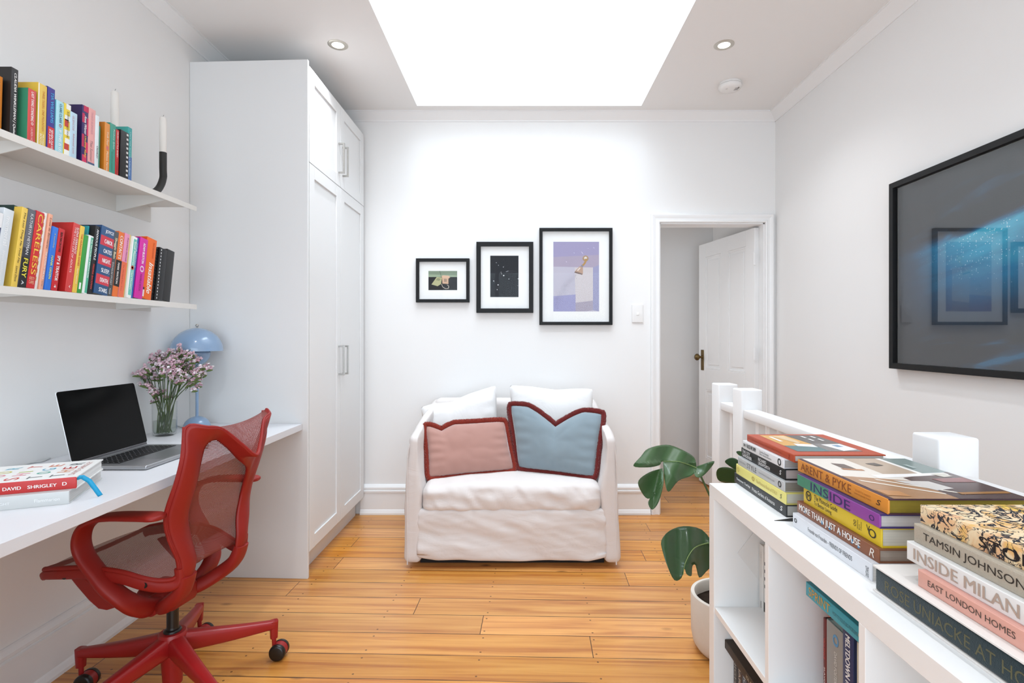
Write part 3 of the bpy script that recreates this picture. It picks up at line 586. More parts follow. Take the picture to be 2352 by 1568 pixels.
G2 = 'leaning books on the lower wall shelf'; L2 = R(8.5); Z2 = 1.375
LO = [
 ('navy paperback with a white top at the outer end of the lower shelf', -1.515, 1.4992, .0265, .2146, .13, '2B3560', '2F3A6E', [('all Tunnel Girl', .25, .85, .3, .7, 'E8EAF0')], ((0, .2, 0, 1, 'E9E9EA'),)),
 ('pale grey novel with white lower case lettering on the lower shelf', -1.515, 1.5265, .0315, .2303, .14, 'CDD3D8', 'D5DADD', [('memorial', .1, .48, .32, .72, 'F7F8F8'), ('bryan washington', .55, .93, .34, .66, 'F4F5F5'), ('v', .95, .98, .4, .6, 'FFFFFF', 'b')], ()),
 ('tall dark bottle green hardback on the lower shelf', -1.54, 1.5792, .0190, .2534, .165, '14302B', '16382F', (), ()),
 ('yellow paperback with black handwritten lettering on the lower shelf', -1.515, 1.5805, .0193, .248, .14, 'E3BD4C', 'E8C455', [('The Last Thing He Told Me', .06, .7, .3, .7, '3A3323', 'i'), ('Laura Dave', .74, .93, .3, .66, '3A3323', 'i')], ()),
 ('charcoal paperback fading to black with a yellow title on the lower shelf', -1.515, 1.6005, .0261, .2476, .14, '4E4F55', '5E6068', [('KATHRYN HEYMAN', .06, .58, .34, .7, 'E6E6E8'), ('FURY', .63, .87, .25, .8, 'F0E244', 'b'), ('A', .91, .96, .35, .65, 'E6E6E8', 'b')], ((.5, .62, 0, 1, '34353C'), (.62, 1, 0, 1, '151517'))),
 ('bright red paperback with large yellow capitals on the lower shelf', -1.515, 1.6278, .0288, .2467, .14, 'B21D55', 'CE2A2E', [('CARELESS', .03, .82, .28, .82, 'F3D24A'), ('KIRSTY', .85, .89, .2, .8, 'F0C8A0', 'h'), ('CAPES', .9, .94, .2, .8, 'F0C8A0', 'h')], ()),
 ('white paperback with a ragged gold edge on the lower shelf', -1.52, 1.658, .0130, .2503, .14, 'EDEAE4', 'F0EEEA', (), tuple((.04 + i * .1, .09 + i * .1, 0, .35, 'C9A04A') for i in range(9))),
 ('peach paperback with brown script on the lower shelf', -1.515, 1.6716, .0145, .2492, .14, 'E9A386', 'EDAA8D', [('Louis de Bernieres', .05, .46, .3, .75, '7A4A3A', 'i'), ('THE AUTUMN OF THE ACE', .5, .86, .35, .7, 'F8F2EC', 'b'), ('VII', .88, .95, .3, .6, 'A5705C')], ()),
 ('royal blue book with yellow lettering on the lower shelf', -1.51, 1.6865, .0205, .2094, .13, '2F6FCC', '2F74D4', [('A beautifully', .1, .34, .3, .55, 'E6D66A', 'i'), ('HANK GREEN', .46, .82, .3, .68, 'DDE66A', 'b')], ()),
 ('crimson paperback with black and white capitals, first of the red pair', -1.51, 1.7083, .0232, .2081, .13, 'BC1E25', 'C8202A', [('BEN MACINTYRE', .06, .38, .32, .66, '200A0C', 'b'), ('SPY & TRAITOR', .44, .84, .3, .76, 'F4F0F0', 'b'), ('4', .9, .95, .35, .65, 'F4F0F0', 'b')], ()),
 ('tall red novel with white lettering across cover and spine', -1.51, 1.7614, .0262, .2379, .15, 'C32B29', 'D24442', [('ELENA FERRANTE', .06, .44, .55, .85, 'F4E3E0', 'b'), ('THE LYING LIFE OF ADULTS', .06, .72, .2, .48, 'F4E3E0'), ('v', .9, .94, .4, .6, 'F4E3E0', 'b')], ()),
 ('golden yellow paperback with red capitals beside the tall red novel', -1.51, 1.789, .0187, .2347, .14, 'E5BC48', 'E9C24E', [('THE HUNGOVER GAMES', .12, .6, .34, .7, 'C8442E', 'b'), ('Sophie Heawood', .64, .86, .34, .62, 'FBF3DC', 'b')], ()),
 ('green paperback with a small white label on the lower shelf', -1.51, 1.8085, .0189, .2061, .13, '2E8F3E', '37983F', (), ((.82, .93, .2, .6, 'EFEFEF'),)),
 ('white paperback with a green title strip on the lower shelf', -1.51, 1.8281, .0215, .2081, .13, 'E4E8E6', 'E9ECEA', [('THE TEN FACES OF INNOVATION', .06, .72, .56, .82, 'F2F7F4', 'b')], ((.03, .98, .45, .92, '4FB08E'),)),
 ('teal hardback peeping out behind the green and white spines', -1.535, 1.8497, .0075, .2475, .165, '2F9EA6', '2F9EA6', (), ()),
 ('black paperback with white and red capitals on the lower shelf', -1.515, 1.8577, .022, .2489, .14, '1B1B1D', '222224', [('ANXIOUS PEOPLE', .05, .5, .32, .72, 'F2F2F2', 'b'), ('FREDRIK BACKMAN', .56, .92, .34, .66, 'D4453F', 'b')], ()),
 ('thick book striped in blue and red bands on the lower shelf', -1.51, 1.8802, .0612, .2495, .16, '27466F', '2F5580',
  [(w, .045 + i * .1428, .105 + i * .1428, .3, .92, 'F2F4F6', 'hb') for i, w in enumerate(['JOYCE', 'CAROL', 'OATES', 'NIGHT.', 'SLEEP.', 'DEATH.', 'STARS.'])], tuple((.1428 * i, .1428 * (i + 1), 0, 1, 'CF3A4A') for i in (1, 3, 5))),
 ('dark grey paperback with cream condensed title beside the striped book', -1.515, 1.943, .0246, .2467, .14, '47494B', '505254', [('Shuggie Bain', .1, .42, .25, .8, 'E9E0BC', 'b'), ('DOUGLAS STUART', .48, .83, .34, .62, 'DCDCDC'), ('PICADOR', .88, .97, .35, .6, 'DCDCDC')], ()),
 ('orange paperback with a black lower half on the lower shelf', -1.515, 1.9684, .0285, .2493, .14, 'DE6428', 'E4712F', [('CONTACTS', .06, .42, .28, .75, 'F8EFE6', 'b'), ('MARK WATSON', .48, .8, .34, .64, 'F1EDE8', 'b')], ((.44, .84, 0, 1, '1D1A1A'), (.84, 1, 0, .8, 'E4712F'))),
 ('pink and coral slim paperback on the lower shelf', -1.515, 1.9975, .0265, .2491, .14, 'DE85AA', 'E08FB4', [('Francesca Hornak', .06, .44, .55, .8, '7A3A52', 'i'), ('So Thrilled For You', .5, .9, .3, .55, 'B5443A')], ((.45, 1, 0, 1, 'E56F4A'),)),
 ('thin straw yellow book beside the pink and coral paperback', -1.52, 2.0244, .0110, .2508, .14, 'E3C85E', 'E6CE6E', (), ()),
 ('white paperback with an aqua title panel and a small red fruit', -1.51, 2.0358, .0222, .2438, .14, 'EEEFEA', 'EFF0EC', [('Small Pleasures', .08, .46, .35, .72, 'F5F8F6', 'b'), ('Clare Chambers', .56, .86, .35, .68, 'F5F8F6', 'b'), ('o', .475, .54, .15, .85, 'D8402E', 'b')], ((.04, .95, .14, .86, '6CC0B0'), (.485, .53, .3, .7, 'D8402E'))),
 ('slim cobalt blue paperback next to the magenta hardback', -1.515, 2.0585, .0152, .2448, .14, '2A6CB0', '2F74B8', [('NINE PERFECT', .1, .5, .3, .65, 'BFD8EC')], ()),
 ('magenta hardback with white capitals on the lower shelf', -1.51, 2.0742, .0436, .2455, .15, 'B8128A', 'D3249E', [('ADAM BUXTON', .08, .42, .42, .7, 'F6EAF3', 'b'), ('o', .46, .56, .3, .8, 'E6C8DE', 'b'), ('RAMBLE BOOK', .6, .88, .42, .66, '8C1668')], ()),
 ('thick orange hardback with white slanted title on the lower shelf', -1.515, 2.1186, .0573, .2533, .16, 'E0560E', 'EE6A1C', [('Insatiable', .4, .9, .42, .85, 'F8F0E8', 'bi'), ('DAISY BUCHANAN', .06, .32, .62, .8, 'C94E10')], ((.86, .97, .02, .22, 'E8E4E0'), (.82, .86, .02, .22, '231F1E'))),
]
for L_, X, y0, t_, h_, dp, c1, c2, tx, pt in LO: standing_book(L_, G2, X, y0, t_ - .0004, h_, dp, L2, Z2, c1, c2, tx, pt)
WIRE = mat('2A2A2C', .35, .5, metal=.6)
standing_book('black wire bound notebook with chunky rings beside the orange hardback', G2, -1.522, 2.1775, .0188, .2263, .15, L2, Z2, '1A1A1B', None, (), (), True, WIRE)
standing_book('black notebook with a dashed white line down its spine', G2, -1.515, 2.1975, .0204, .2279, .15, L2, Z2, '181819', None, (), tuple((.03 + i * .06, .06 + i * .06, .35, .55, 'EDEDED') for i in range(16)))
standing_book('plain black notebook with a glossy spine, second from the row end', G2, -1.515, 2.2192, .0250, .2240, .15, L2, Z2, '232325', '2A2A2C', (), ((.97, 1, 0, 1, '3A3A3C'),))
standing_book('thick matt black album closing the row on the lower shelf', G2, -1.515, 2.2455, .0462, .2245, .16, L2, Z2, '1F1F20', '2B2B2C', (), ())

# candle holder and candles on the upper shelf
IRON = mat('24221F', .45, .45, bump=.1, bscale=400, var=.1)
WAX = mat('EFE9E2', .5, .3, bump=.25, bscale=60, var=.02)
ca, cb_ = Vector((-1.585, 2.352, 0)), Vector((-1.625, 2.126, 0))
t = thing('candle_holder', 'black curved tube candle holder standing at the shelf end', 'candle holder', (0, 0, 0))
b = MB(); zt = Z1 + .015
path = catmull([(*ca.xy, 2.04), (*ca.xy, 1.97), (*ca.xy, 1.925), (ca.x - .004, ca.y - .020, 1.877), (ca.x - .010, ca.y - .052, zt + .010), (ca.x - .017, ca.y - .092, zt), (cb_.x + .017, cb_.y + .092, zt), (cb_.x + .010, cb_.y + .052, zt + .010), (cb_.x + .004, cb_.y + .020, 1.877), (*cb_.xy, 1.925), (*cb_.xy, 1.97), (*cb_.xy, 2.04)], 10)
b.tube(path, .0145, IRON, 16); tag(b.build('candle_holder', smooth=80), t['label'], 'candle holder'); bpy.data.objects.remove(t)
for p, lb, hh in ((ca, 'white dinner candle nearer the wardrobe in the black holder', .155), (cb_, 'white dinner candle rising behind the teal books', .165)):
    b = MB(); prof = [(.0, 0), (.0135, 0), (.0138, hh * .5), (.0130, hh - .006), (.009, hh), (0, hh + .001)]
    b.lathe(prof, WAX, 20); c_ = tag(b.build('candle', smooth=50), lb, 'candle', 'white candles in the black holder'); c_.location = (p.x, p.y, 2.04)
    b = MB(); b.tube([(0, 0, hh), (.001, 0, hh + .006), (.003, .001, hh + .011)], .0007, mat('4A443C', .8), 6); b.build('wick', c_)

# ------------------------------------------------------------------ lying books
def flat_book(label, group, X, yn, yf, depth, z0, t, cover, spine=None, pages='E9E4DA', texts=(), patches=(), top=(), rot=0., soft=False, wrap=None, ribbon=None, base=None):
    """spine faces -x; lies on z0 from yn (near) to yf (far)"""
    L_ = yf - yn; o = thing('book', label, 'book', (X, yf, z0), (0, 0, rot), group=group)
    C_ = wrap or cm(cover); S_ = wrap or (cm(spine) if spine else C_)
    b = MB(); bd = .0016 if soft else .0028; ov = 0 if soft else .003
    b.box(.001, depth, -L_, 0, 0, bd, C_); b.box(.001, depth, -L_, 0, t - bd, t, C_)
    b.rbox((.0022, -L_ / 2, t / 2), (.0022, L_ / 2, t / 2), .0021, S_, n=3)
    for a0, a1, w0, w1, c in patches:   # on the spine: fraction from the far end, fraction up
        b.quad([(-.0003, -L_ * a0, t * w0), (-.0003, -L_ * a1, t * w0), (-.0003, -L_ * a1, t * w1), (-.0003, -L_ * a0, t * w1)], cm(c))
    for tx in texts:
        s, a0, a1, w0, w1, c = tx[:6]; st = tx[6] if len(tx) > 6 else ''
        bold = .012 if 'b' in st else 0.; sh = .25 if 'i' in st else 0.
        if 'v' in st: b.text(s, (-.0006, -L_ * a1, t * w0), (0, 0, 1), (0, 1, 0), t * (w1 - w0), L_ * (a1 - a0), cm(c), bold, sh)
        else: b.text(s, (-.0006, -L_ * a0, t * w0), (0, -1, 0), (0, 0, 1), L_ * (a1 - a0), t * (w1 - w0), cm(c), bold, sh)
    for ip, pl in enumerate(top):                      # picture fields on the front board, (across, along from far end)
        b.quad([(depth * u, -L_ * v, t + .0003 + .00006 * ip) for u, v in pl[0]], cm(pl[1], .25))
    b.build('cover', o, smooth=40)
    b = MB(); b.box(.004, depth - ov - .001, -L_ + ov + .0005, -ov - .0005, bd, t - bd, pages_mat(pages)); b.build('pages', o)
    if ribbon:
        c, pts = ribbon[:2]; rw = ribbon[2] if len(ribbon) > 2 else (.0045, 0, 0)
        def wv(i):
            if rw != 'turn': return Vector(rw)
            t_ = (p[i + 1] - p[i]).normalized(); return Vector((.0015, -t_.z, t_.y)) * .0062
        b = MB(); p = [Vector(q) for q in pts]; n = len(p)
        b.grid(lambda u, v: (lambda i, f: p[i].lerp(p[min(n - 1, i + 1)], f) + Vector((0, 0, 0)) + wv(min(n - 2, int(v * (n - 1)))) * (u - .5) * 2)(min(n - 2, int(v * (n - 1))), v * (n - 1) - min(n - 2, int(v * (n - 1)))), 1, (n - 1) * 4, cm(c))
        b.build('ribbon', o, smooth=180, solid=.0004)
    return o

ZT = .770      # top of the bookcase
GA, GB, GC = 'stack of books at the far end of the bookcase', 'middle stack of books on the bookcase', 'nearest stack of books on the bookcase'
z = ZT
flat_book('charcoal book with white serif title, bottom of the far stack', GA, .670, 1.356, 1.687, .245, z, .0308, '2D2E30', '313234', 'D8D4CC',
          [('Suzanne Turley', .06, .36, .36, .66, 'F0F0EE', 'b'), ('Private Gardens of Aotearoa', .40, .82, .34, .68, 'F0F0EE'), ('S', .91, .95, .3, .7, 'F0F0EE', 'bi')]); z += .0309
flat_book('pale yellow cloth book in the far stack', GA, .670, 1.358, 1.673, .225, z, .0300, 'E3D777', 'E6DB80', 'E3DDCB',
          [('o', .03, .08, .3, .75, 'C9B95E'), ('o', .37, .42, .28, .72, 'B99B4A', 'b'), ('The Monocle Book of ITALY', .46, .86, .34, .66, 'BDA558'), ('S', .91, .94, .3, .7, '4A4A32', 'bi')]); z += .0301
flat_book('light grey book lettered in thin grey capitals in the far stack', GA, .671, 1.367, 1.662, .215, z, .0258, 'B9B9B8', 'BDBDBC', '8E857A',
          [('AUDREY HEPBURN', .04, .2, .4, .6, '9A9A9A'), ('STYLE', .23, .45, .24, .8, '6F7072'), ('THE ART OF CREATING A BEAUTIFUL HOME', .5, .82, .42, .58, '8C8C8C'), ('o', .89, .95, .2, .85, '1B1B1C', 'b')], soft=True); z += .0259
flat_book('black book with two lines of white capitals in the far stack', GA, .680, 1.383, 1.658, .22, z, .0286, '161617', '1A1A1B', 'C9B9B4',
          [('THE CITY', .04, .24, .52, .84, 'EDEDED', 'b'), ('GARDENER', .04, .28, .14, .46, 'EDEDED', 'b'), ('RICHARD', .44, .62, .52, .84, 'EDEDED', 'b'), ('UNSWORTH', .44, .7, .14, .46, 'EDEDED', 'b'), ('S', .90, .94, .3, .72, 'EDEDED', 'bi')],
          ribbon=('9C2030', [(.045, -.272, .016), (.06, -.28, .010), (.05, -.284, -.008), (.02, -.283, -.026)])); z += .0287
flat_book('silvery white book with black condensed capitals in the far stack', GA, .679, 1.387, 1.645, .20, z, .0242, 'D9D9DA', 'E2E2E3', 'BDB7B2',
          [('oo', .03, .09, .35, .7, '1E1E1F', 'b'), ('PLACES WE SWIM', .12, .36, .3, .78, '232324', 'b'), ('Caroline Clements', .46, .68, .52, .76, '4A4A4C'), ('Dillon Seitchik-Reardon', .46, .74, .24, .46, '4A4A4C'), ('o', .88, .95, .1, .9, '1E1E1F', 'b')]); z += .0243
flat_book('rust orange hardback with a picture panel, top of the far stack', GA, .688, 1.352, 1.635, .233, z, .0195, 'AE421F', 'B04421', 'D9D3CB',
          [('ARCHITECTURAL DIGEST AND DESIGN', .12, .78, .36, .62, 'A53B1C'), ('Z', .9, .93, .25, .75, '8C2F16')], (),
          [([(.13, .06), (.86, .06), (.86, .86), (.13, .86)], 'D29A3E', 0), ([(.45, .06), (.86, .06), (.86, .5), (.5, .5)], '4A4644', 1), ([(.13, .6), (.5, .6), (.5, .86), (.13, .86)], '3F6A6E', 1),
           ([(.5, .5), (.86, .5), (.86, .86), (.5, .86)], '6F6A68', 1), ([(.6, .55), (.84, .52), (.86, .78), (.66, .84)], 'E8E4E6', 2), ([(.3, .5), (.5, .55), (.48, .68), (.28, .62)], 'E6E3E0', 2), ([(.25, .1), (.42, .1), (.42, .45), (.36, .5)], 'D9B98C', 2),
           ([(.7, .58), (.78, .57), (.79, .66), (.71, .67)], '6E94B0', 3), ([(.2, .15), (.24, .15), (.24, .4), (.2, .4)], 'F0EAE0', 3), ([(.62, .12), (.65, .12), (.65, .22), (.62, .22)], 'F0EDEA', 3), ([(.62, .27), (.65, .27), (.65, .37), (.62, .37)], 'F0EDEA', 3), ([(.74, .12), (.77, .12), (.77, .22), (.74, .22)], 'F0EDEA', 3), ([(.74, .27), (.77, .27), (.77, .37), (.74, .37)], 'F0EDEA', 3)],
          ribbon=('8E1F22', [(.04, -.279, .006), (.05, -.286, .004), (.055, -.288, .0)]))
z = ZT
flat_book('white paperback with small black lettering, bottom of the middle stack', GB, .655, 1.001, 1.293, .235, z, .0332, 'DCDDE1', 'DFE0E4', 'E4E1DC',
          [('o', .03, .07, .4, .72, '232325', 'b'), ('Freunde von Freunden – FRIENDS OF FRIENDS', .24, .8, .4, .68, '2A2A2C'), ('DISTANZ', .945, .975, .12, .7, '2A2A2C', 'v')], soft=True); z += .0333
flat_book('brown book with white and blue art nouveau capitals in the middle stack', GB, .669, 1.002, 1.300, .225, z, .0265, '85533A', '8A573D', 'B5A394',
          [('MORE THAN JUST A HOUSE', .04, .82, .16, .86, 'F2F0EC', 'b'), ('R', .91, .96, .18, .8, 'E9E2D8', 'i')], ((.115, .13, .3, .6, '3E93C4'), (.36, .375, .25, .6, '3E93C4'), (.455, .475, .2, .5, '3E93C4'), (.585, .6, .3, .55, '3E93C4'), (.72, .74, .25, .6, '3E93C4'), (.79, .81, .2, .45, '3E93C4'))); z += .0266
flat_book('thick yellow book with black serif lettering in the middle stack', GB, .678, 1.008, 1.287, .215, z, .0375, 'D9B927', 'DDBE2C', 'D6CFC0',
          [('O', .04, .13, .26, .9, '1F1C12'), ('M', .065, .105, .42, .72, '1F1C12', 'b'), ('The Monocle Guide', .17, .5, .56, .86, '1F1C12'), ('To Better Living', .17, .42, .18, .48, '1F1C12'), ('oo', .70, .73, .36, .7, '3A3518', 'v'), ('MONOCLE', .74, .755, .3, .78, '3A3518', 'v'), ('Book', .76, .775, .3, .6, '3A3518', 'v'), ('Collection', .78, .795, .3, .76, '3A3518', 'v'), ('O', .87, .95, .26, .7, '1F1C12', 'b'), ('V', .845, .885, .5, .8, '1F1C12')]); z += .0376
flat_book('green and purple book with navy capitals in the middle stack', GB, .673, 1.005, 1.305, .22, z, .0268, '3A2A66', '8C4296', 'CFC8C4',
          [('INSIDE', .2, .7, .12, .84, '251C5C'), ('O', .90, .95, .28, .68, '251C5C')], ((0, .44, .02, .98, '3F8468'),)); z += .0269
ARCH = [([(.04, 0), (1, 0), (1, 1), (.04, 1)], 'E2D9CE', 0), ([(.42, 0), (.75, 0), (.75, .45), (.42, .45)], 'B9A48F', 1), ([(.75, 0), (1, 0), (1, .45), (.75, .45)], '7C8A86', 1), ([(.72, 0), (.76, 0), (.76, .5), (.72, .5)], 'EFEAE4', 2),
        ([(.04, .5), (.5, .62), (.5, 1), (.04, 1)], 'A9805C', 1), ([(.5, .55), (1, .4), (1, 1), (.5, 1)], '5B4640', 1), ([(.3, .48), (.95, .42), (.95, .47), (.3, .56)], 'F1EDEA', 3), ([(.2, .15), (.3, .18), (.3, .33), (.2, .3)], '5A463E', 2), ([(.18, .30), (.34, .33), (.34, .37), (.18, .34)], 'B0703C', 3),
        ([(.5, .16), (.6, .14), (.62, .22), (.54, .24)], '4A4038', 3), ([(.1, .6), (.5, .9), (.49, .92), (.1, .63)], 'EFE6D8', 3), ([(.24, .58), (.64, .9), (.63, .92), (.24, .61)], 'EFE6D8', 3), ([(.36, .62), (.62, .64), (.66, .8), (.5, .84)], 'CFC8C2', 2), ([(.7, .58), (.98, .55), (.98, .66), (.72, .66)], '8A5550', 3), ([(.8, .46), (.93, .44), (.93, .52), (.84, .54)], 'C9C2B4', 3), ([(.6, .88), (.98, .86), (.98, .9), (.6, .92)], 'A0713C', 3),
        ([(.05, .82), (.2, .86), (.2, .96), (.05, .94)], 'C08A58', 2), ([(.8, .2), (.84, .2), (.84, .3), (.8, .3)], 'A7B4B0', 3)]
flat_book('orange spined design book with a room photograph, top of the middle stack', GB, .687, 1.002, 1.332, .268, z, .0300, '4A2E38', 'DC8F35', '8E7A1E',
          [('ARENT & PYKE', .05, .66, .2, .82, '8A4A1F'), ('JULIETTE ARENT', .70, .85, .52, .68, 'B4702A'), ('SARAH-JANE PYKE', .69, .85, .3, .46, 'B4702A'), ('S', .90, .94, .32, .68, '3A2415', 'bi')], (), ARCH)
z = ZT
# boxed book: pale slipcase with a dark velvet spine showing
t = thing('book', 'dark green velvet spined book in a white slipcase, bottom of the nearest stack', 'book', (.635, .967, z), group=GC)
SL = .36; b = MB(); case = cm('E6E0DA'); th = .047
for z0, z1 in ((0, .0035), (th - .0035, th)): b.box(0, .27, -SL, 0, z0, z1, case)
b.box(.006, .27, -.0035, 0, .0035, th - .0035, case); b.box(.006, .27, -SL, -SL + .0035, .0035, th - .0035, case); b.build('slipcase', t, bevel=.0008)
VEL = mat('14272B', .85, .2, bump=.4, bscale=600, var=.25, vscale=300, sheen=.3)
b = MB(); b.rbox((.014, -SL / 2, th / 2), (.012, SL / 2 - .0035, th / 2 - .0036), .004, VEL, n=3)
b.text('ROSE UNIACKE AT HOME', (.0017, -.03, .013), (0, -1, 0), (0, 0, 1), .30, .0185, cm('57512F'), 0); b.build('spine', t, smooth=40)
z += th + .0002
flat_book('dusty pink book with dark serif capitals in the nearest stack', GC, .655, .60, .884, .22, z, .0275, 'DDA293', 'DFA595', 'E4DDD5',
          [('EAST LONDON HOMES', .08, .62, .36, .7, '4E4038')]); z += .0276
flat_book('white book with embossed tan block capitals in the nearest stack', GC, .666, .585, .925, .245, z, .0312, 'E4E2DF', 'E9E7E4', 'E4DDD5',
          [('INSIDE MILAN', .052, .62, .2, .8, 'B5A294', 'b')]); z += .0313
LINEN = mat('B9AE9D', .85, .2, bump=.5, bscale=900, var=.1, vscale=300)
flat_book('beige linen book with thin black capitals in the nearest stack', GC, .676, .59, .922, .24, z, .0312, 'B9AE9D', None, 'E4DDD5',
          [('TAMSIN JOHNSON', .07, .62, .24, .74, '2B2723'), ('Spaces for Living', .68, .95, .3, .66, '2B2723', 'i')], wrap=LINEN); z += .0313
flat_book('marbled yellow and black book, top of the nearest stack', GC, .690, .60, .926, .235, z, .0302, 'E0B060', None, 'E4DDD5',
          [('STONED', .37, .8, .2, .74, '17161A', 'b')], wrap=marble_material())
# slim black bookmark lying on the bookcase top
b = MB(); b.prism([(0, 0), (.10, -.012), (.11, .02), (.07, .022)], 'z', 0, .0012, cm('1C1B1B')); o = tag(b.build('bookmark'), 'thin black pointed bookmark lying between the two stacks', 'bookmark'); o.location = (.628, 1.330, ZT)

# books on the desk
GD = 'books lying on the desk'; AD = R(65.5)
def desk_book(label, z0, t, p, L_, D_, **k):
    # p = lower corner of the spine nearest to the chair; the spine runs towards the left wall
    o = flat_book(label, GD, 0, 0, L_, D_, z0, t, **k); o.rotation_euler = (0, 0, R(113.6)); e1 = Vector((-.9155, -.402, 0))
    o.location = Vector((p[0], p[1], z0)) + e1 * L_; return o
ZD = .787
desk_book('grey book with faint white lettering under the red spined book', ZD, .0345, (-1.198, 1.4095), .275, .275, cover='C4C5C4', spine='C9CAC8', pages='DDDAD6', texts=[('WRITING WITH LIGHT', .2, .56, .38, .56, 'EFEFEF'), ('Flammarion', .74, .93, .36, .6, 'F4F4F4')], soft=False)
LET = []
desk_book('white covered book with red spine and coloured handwritten capitals', ZD + .0347, .0315, (-1.197, 1.432), .262, .224, cover='E9E8E5', spine='BE2B29', pages='F0EEEA',
          texts=[('DAVID', .42, .56, .33, .6, 'F4F1EE', 'b'), ('SHRIGLEY', .61, .84, .33, .6, 'F4F1EE', 'b'), ('D', .885, .92, .36, .64, 'F4F1EE', 'b'), ('GET YOUR SHIT TOGETHER', .03, .36, .33, .6, 'F4F1EE', 'b')],
          ribbon=('1E9CC8', [(.012, -.255, .024), (.020, -.268, .026), (.024, -.283, .012), (.026, -.296, -.012), (.030, -.306, -.033)], 'turn'))
top_book = o if False else [q for q in bpy.data.objects if q.get('label', '').startswith('white covered book with red spine')][0]
b = MB(); zt_ = .0317; W_, L_ = .224, .262
rows = [('GET', 'D9B24A E0703A 3E9A8C', -.012), ('YOUR', '8A8A8C D87A86 C9C04A 7FB7C9', -.052), ('SHIT', 'C9403A E08A95 B9C24A C94A38', -.100), ('TOGE', '6E7274 3FA08E 4FA3BF C96A3F', -.148), ('THER', '6E7274 D38A5A B5302C 6A6E72', -.196)]
for wd_, cs, y in rows:
    for i, (ch, c) in enumerate(zip(wd_, cs.split())):
        wl = .006 if ch == 'I' else .026
        b.text(ch, (.026 + i * .046, y - .030, zt_), (1, .1 * (-1) ** i, 0), (-.1 * (-1) ** i, 1, 0), wl, .030, cm(c), .015)
b.text('DAVID SHRIGLEY', (.03, -.247, zt_), (1, 0, 0), (0, 1, 0), .165, .013, cm('B0625C'), 0)
b.build('cover_lettering', top_book)

# ------------------------------------------------------------------ laptop
LG = mat('A9AAAC', .35, .5, metal=.85, var=.01); LGL = mat('D5D6D8', .35, .5, metal=.6, var=.01)
SCR = mat('020202', .12, .10)
lp = thing('laptop', 'open silver laptop with a black screen on the desk', 'laptop', (-1.241, 1.760, ZD))
b = MB(); b.rbox((-.124, .178, .0085), (.124, .178, .0075), .0055, LG, n=4); b.build('base', lp, smooth=50)
b = MB(); KB = mat('1B1B1D', .5, .3)
b.box(-.222, -.112, .030, .326, .0158, .0162, KB)
for r_ in range(6):
    for c_ in range(14):
        x0 = -.221 + r_ * .0184; y0 = .0315 + c_ * .0211
        if r_ == 5 and 3 <= c_ <= 7:
            if c_ > 3: continue
            b.box(x0, x0 + .0160, y0, y0 + .103, .0160, .0172, mat('121214', .45))
        else: b.box(x0, x0 + .0160, y0, y0 + .0188, .0160, .0172, mat('121214', .45))
        b.quad([(x0 + .006, y0 + .008, .0173), (x0 + .009, y0 + .008, .0173), (x0 + .009, y0 + .011, .0173), (x0 + .006, y0 + .011, .0173)], mat('C9C9CB', .5))
b.build('keyboard', lp)
b = MB(); b.box(-.100, -.010, .100, .256, .0158, .0161, mat('A0A1A3', .3, .5, metal=.8)); b.build('trackpad', lp)
ld = MB(); ld.rbox((0, 0, .124), (.0022, .178, .124), .0021, LGL, n=3)
b = ld; lid = b.build('lid', lp, smooth=50); lid.location = (-.2465, .178, .0155); lid.rotation_euler = (0, -R(13.0), 0)
def rrect(w, h, r, n=6):
    p = []
    for cx_, cy_, a0 in ((w - r, h - r, 0), (-w + r, h - r, 90), (-w + r, -h + r, 180), (w - r, -h + r, 270)):
        p += [(cx_ + r * math.cos(R(a0 + 90 * i / n)), cy_ + r * math.sin(R(a0 + 90 * i / n))) for i in range(n + 1)]
    return p
b = MB(); b.prism([(y, z + .129) for y, z in rrect(.1768, .1195, .009)], 'x', .0021, .0028, SCR); b.box(.0021, .0026, -.172, .172, .001, .0088, mat('4A4A4D', .4, .4)); b.build('screen', lid)
CAB = mat('C9C9C8', .5, .4)
b = MB(); b.tube(catmull([at_z(x, y, ZD + .003) for x, y in ((158, 1036), (146, 1042), (128, 1046), (112, 1053), (97, 1059), (80, 1061), (62, 1066), (45, 1072), (20, 1079))], 5), .0026, CAB, 8)
tag(b.build('charging_cable', smooth=60), 'thin grey charging cable on the desk behind the laptop', 'cable')

# ------------------------------------------------------------------ table lamp
BLUE = mat('8BA5C3', .18, .5, coat=.5, var=.01)
tl = thing('table_lamp', 'pale blue mushroom table lamp on the desk by the wardrobe', 'lamp', (-1.579, 2.588, ZD))
b = MB(); b.lathe([(0, 0), (.056, 0), (.0585, .004)] + [(.0585 * math.cos(R(a)), .004 + .052 * math.sin(R(a))) for a in range(10, 90, 8)] + [(.0075, .056), (0, .056)], BLUE, 48); b.build('base', tl, smooth=50)
b = MB(); b.lathe([(.0068, .052), (.0068, .335)], BLUE, 20); b.build('stem', tl, smooth=50)
b = MB(); b.lathe([(.006, .303)] + [(.058 * math.sin(R(a)), .361 - .058 * math.cos(R(a))) for a in range(12, 100, 8)] + [(.055, .372)], BLUE, 48, cap=False); b.build('lower_shade', tl, smooth=60)
b = MB(); pr = [(.1125 * math.cos(R(a)), .372 + .112 * math.sin(R(a))) for a in range(0, 90, 6)] + [(.004, .484)]
b.lathe(pr + [(.001, .482)] + [(r_ * .985, .372 + (z_ - .372) * .985) for r_, z_ in reversed(pr)], BLUE, 56, cap=False); b.build('shade', tl, smooth=60)
b = MB(); b.lathe([(.009, .483), (.004, .485), (.004, .489), (.0075, .493), (.0075, .497), (.0045, .5015), (0, .5025)], STEEL, 20); b.build('finial', tl, smooth=60)
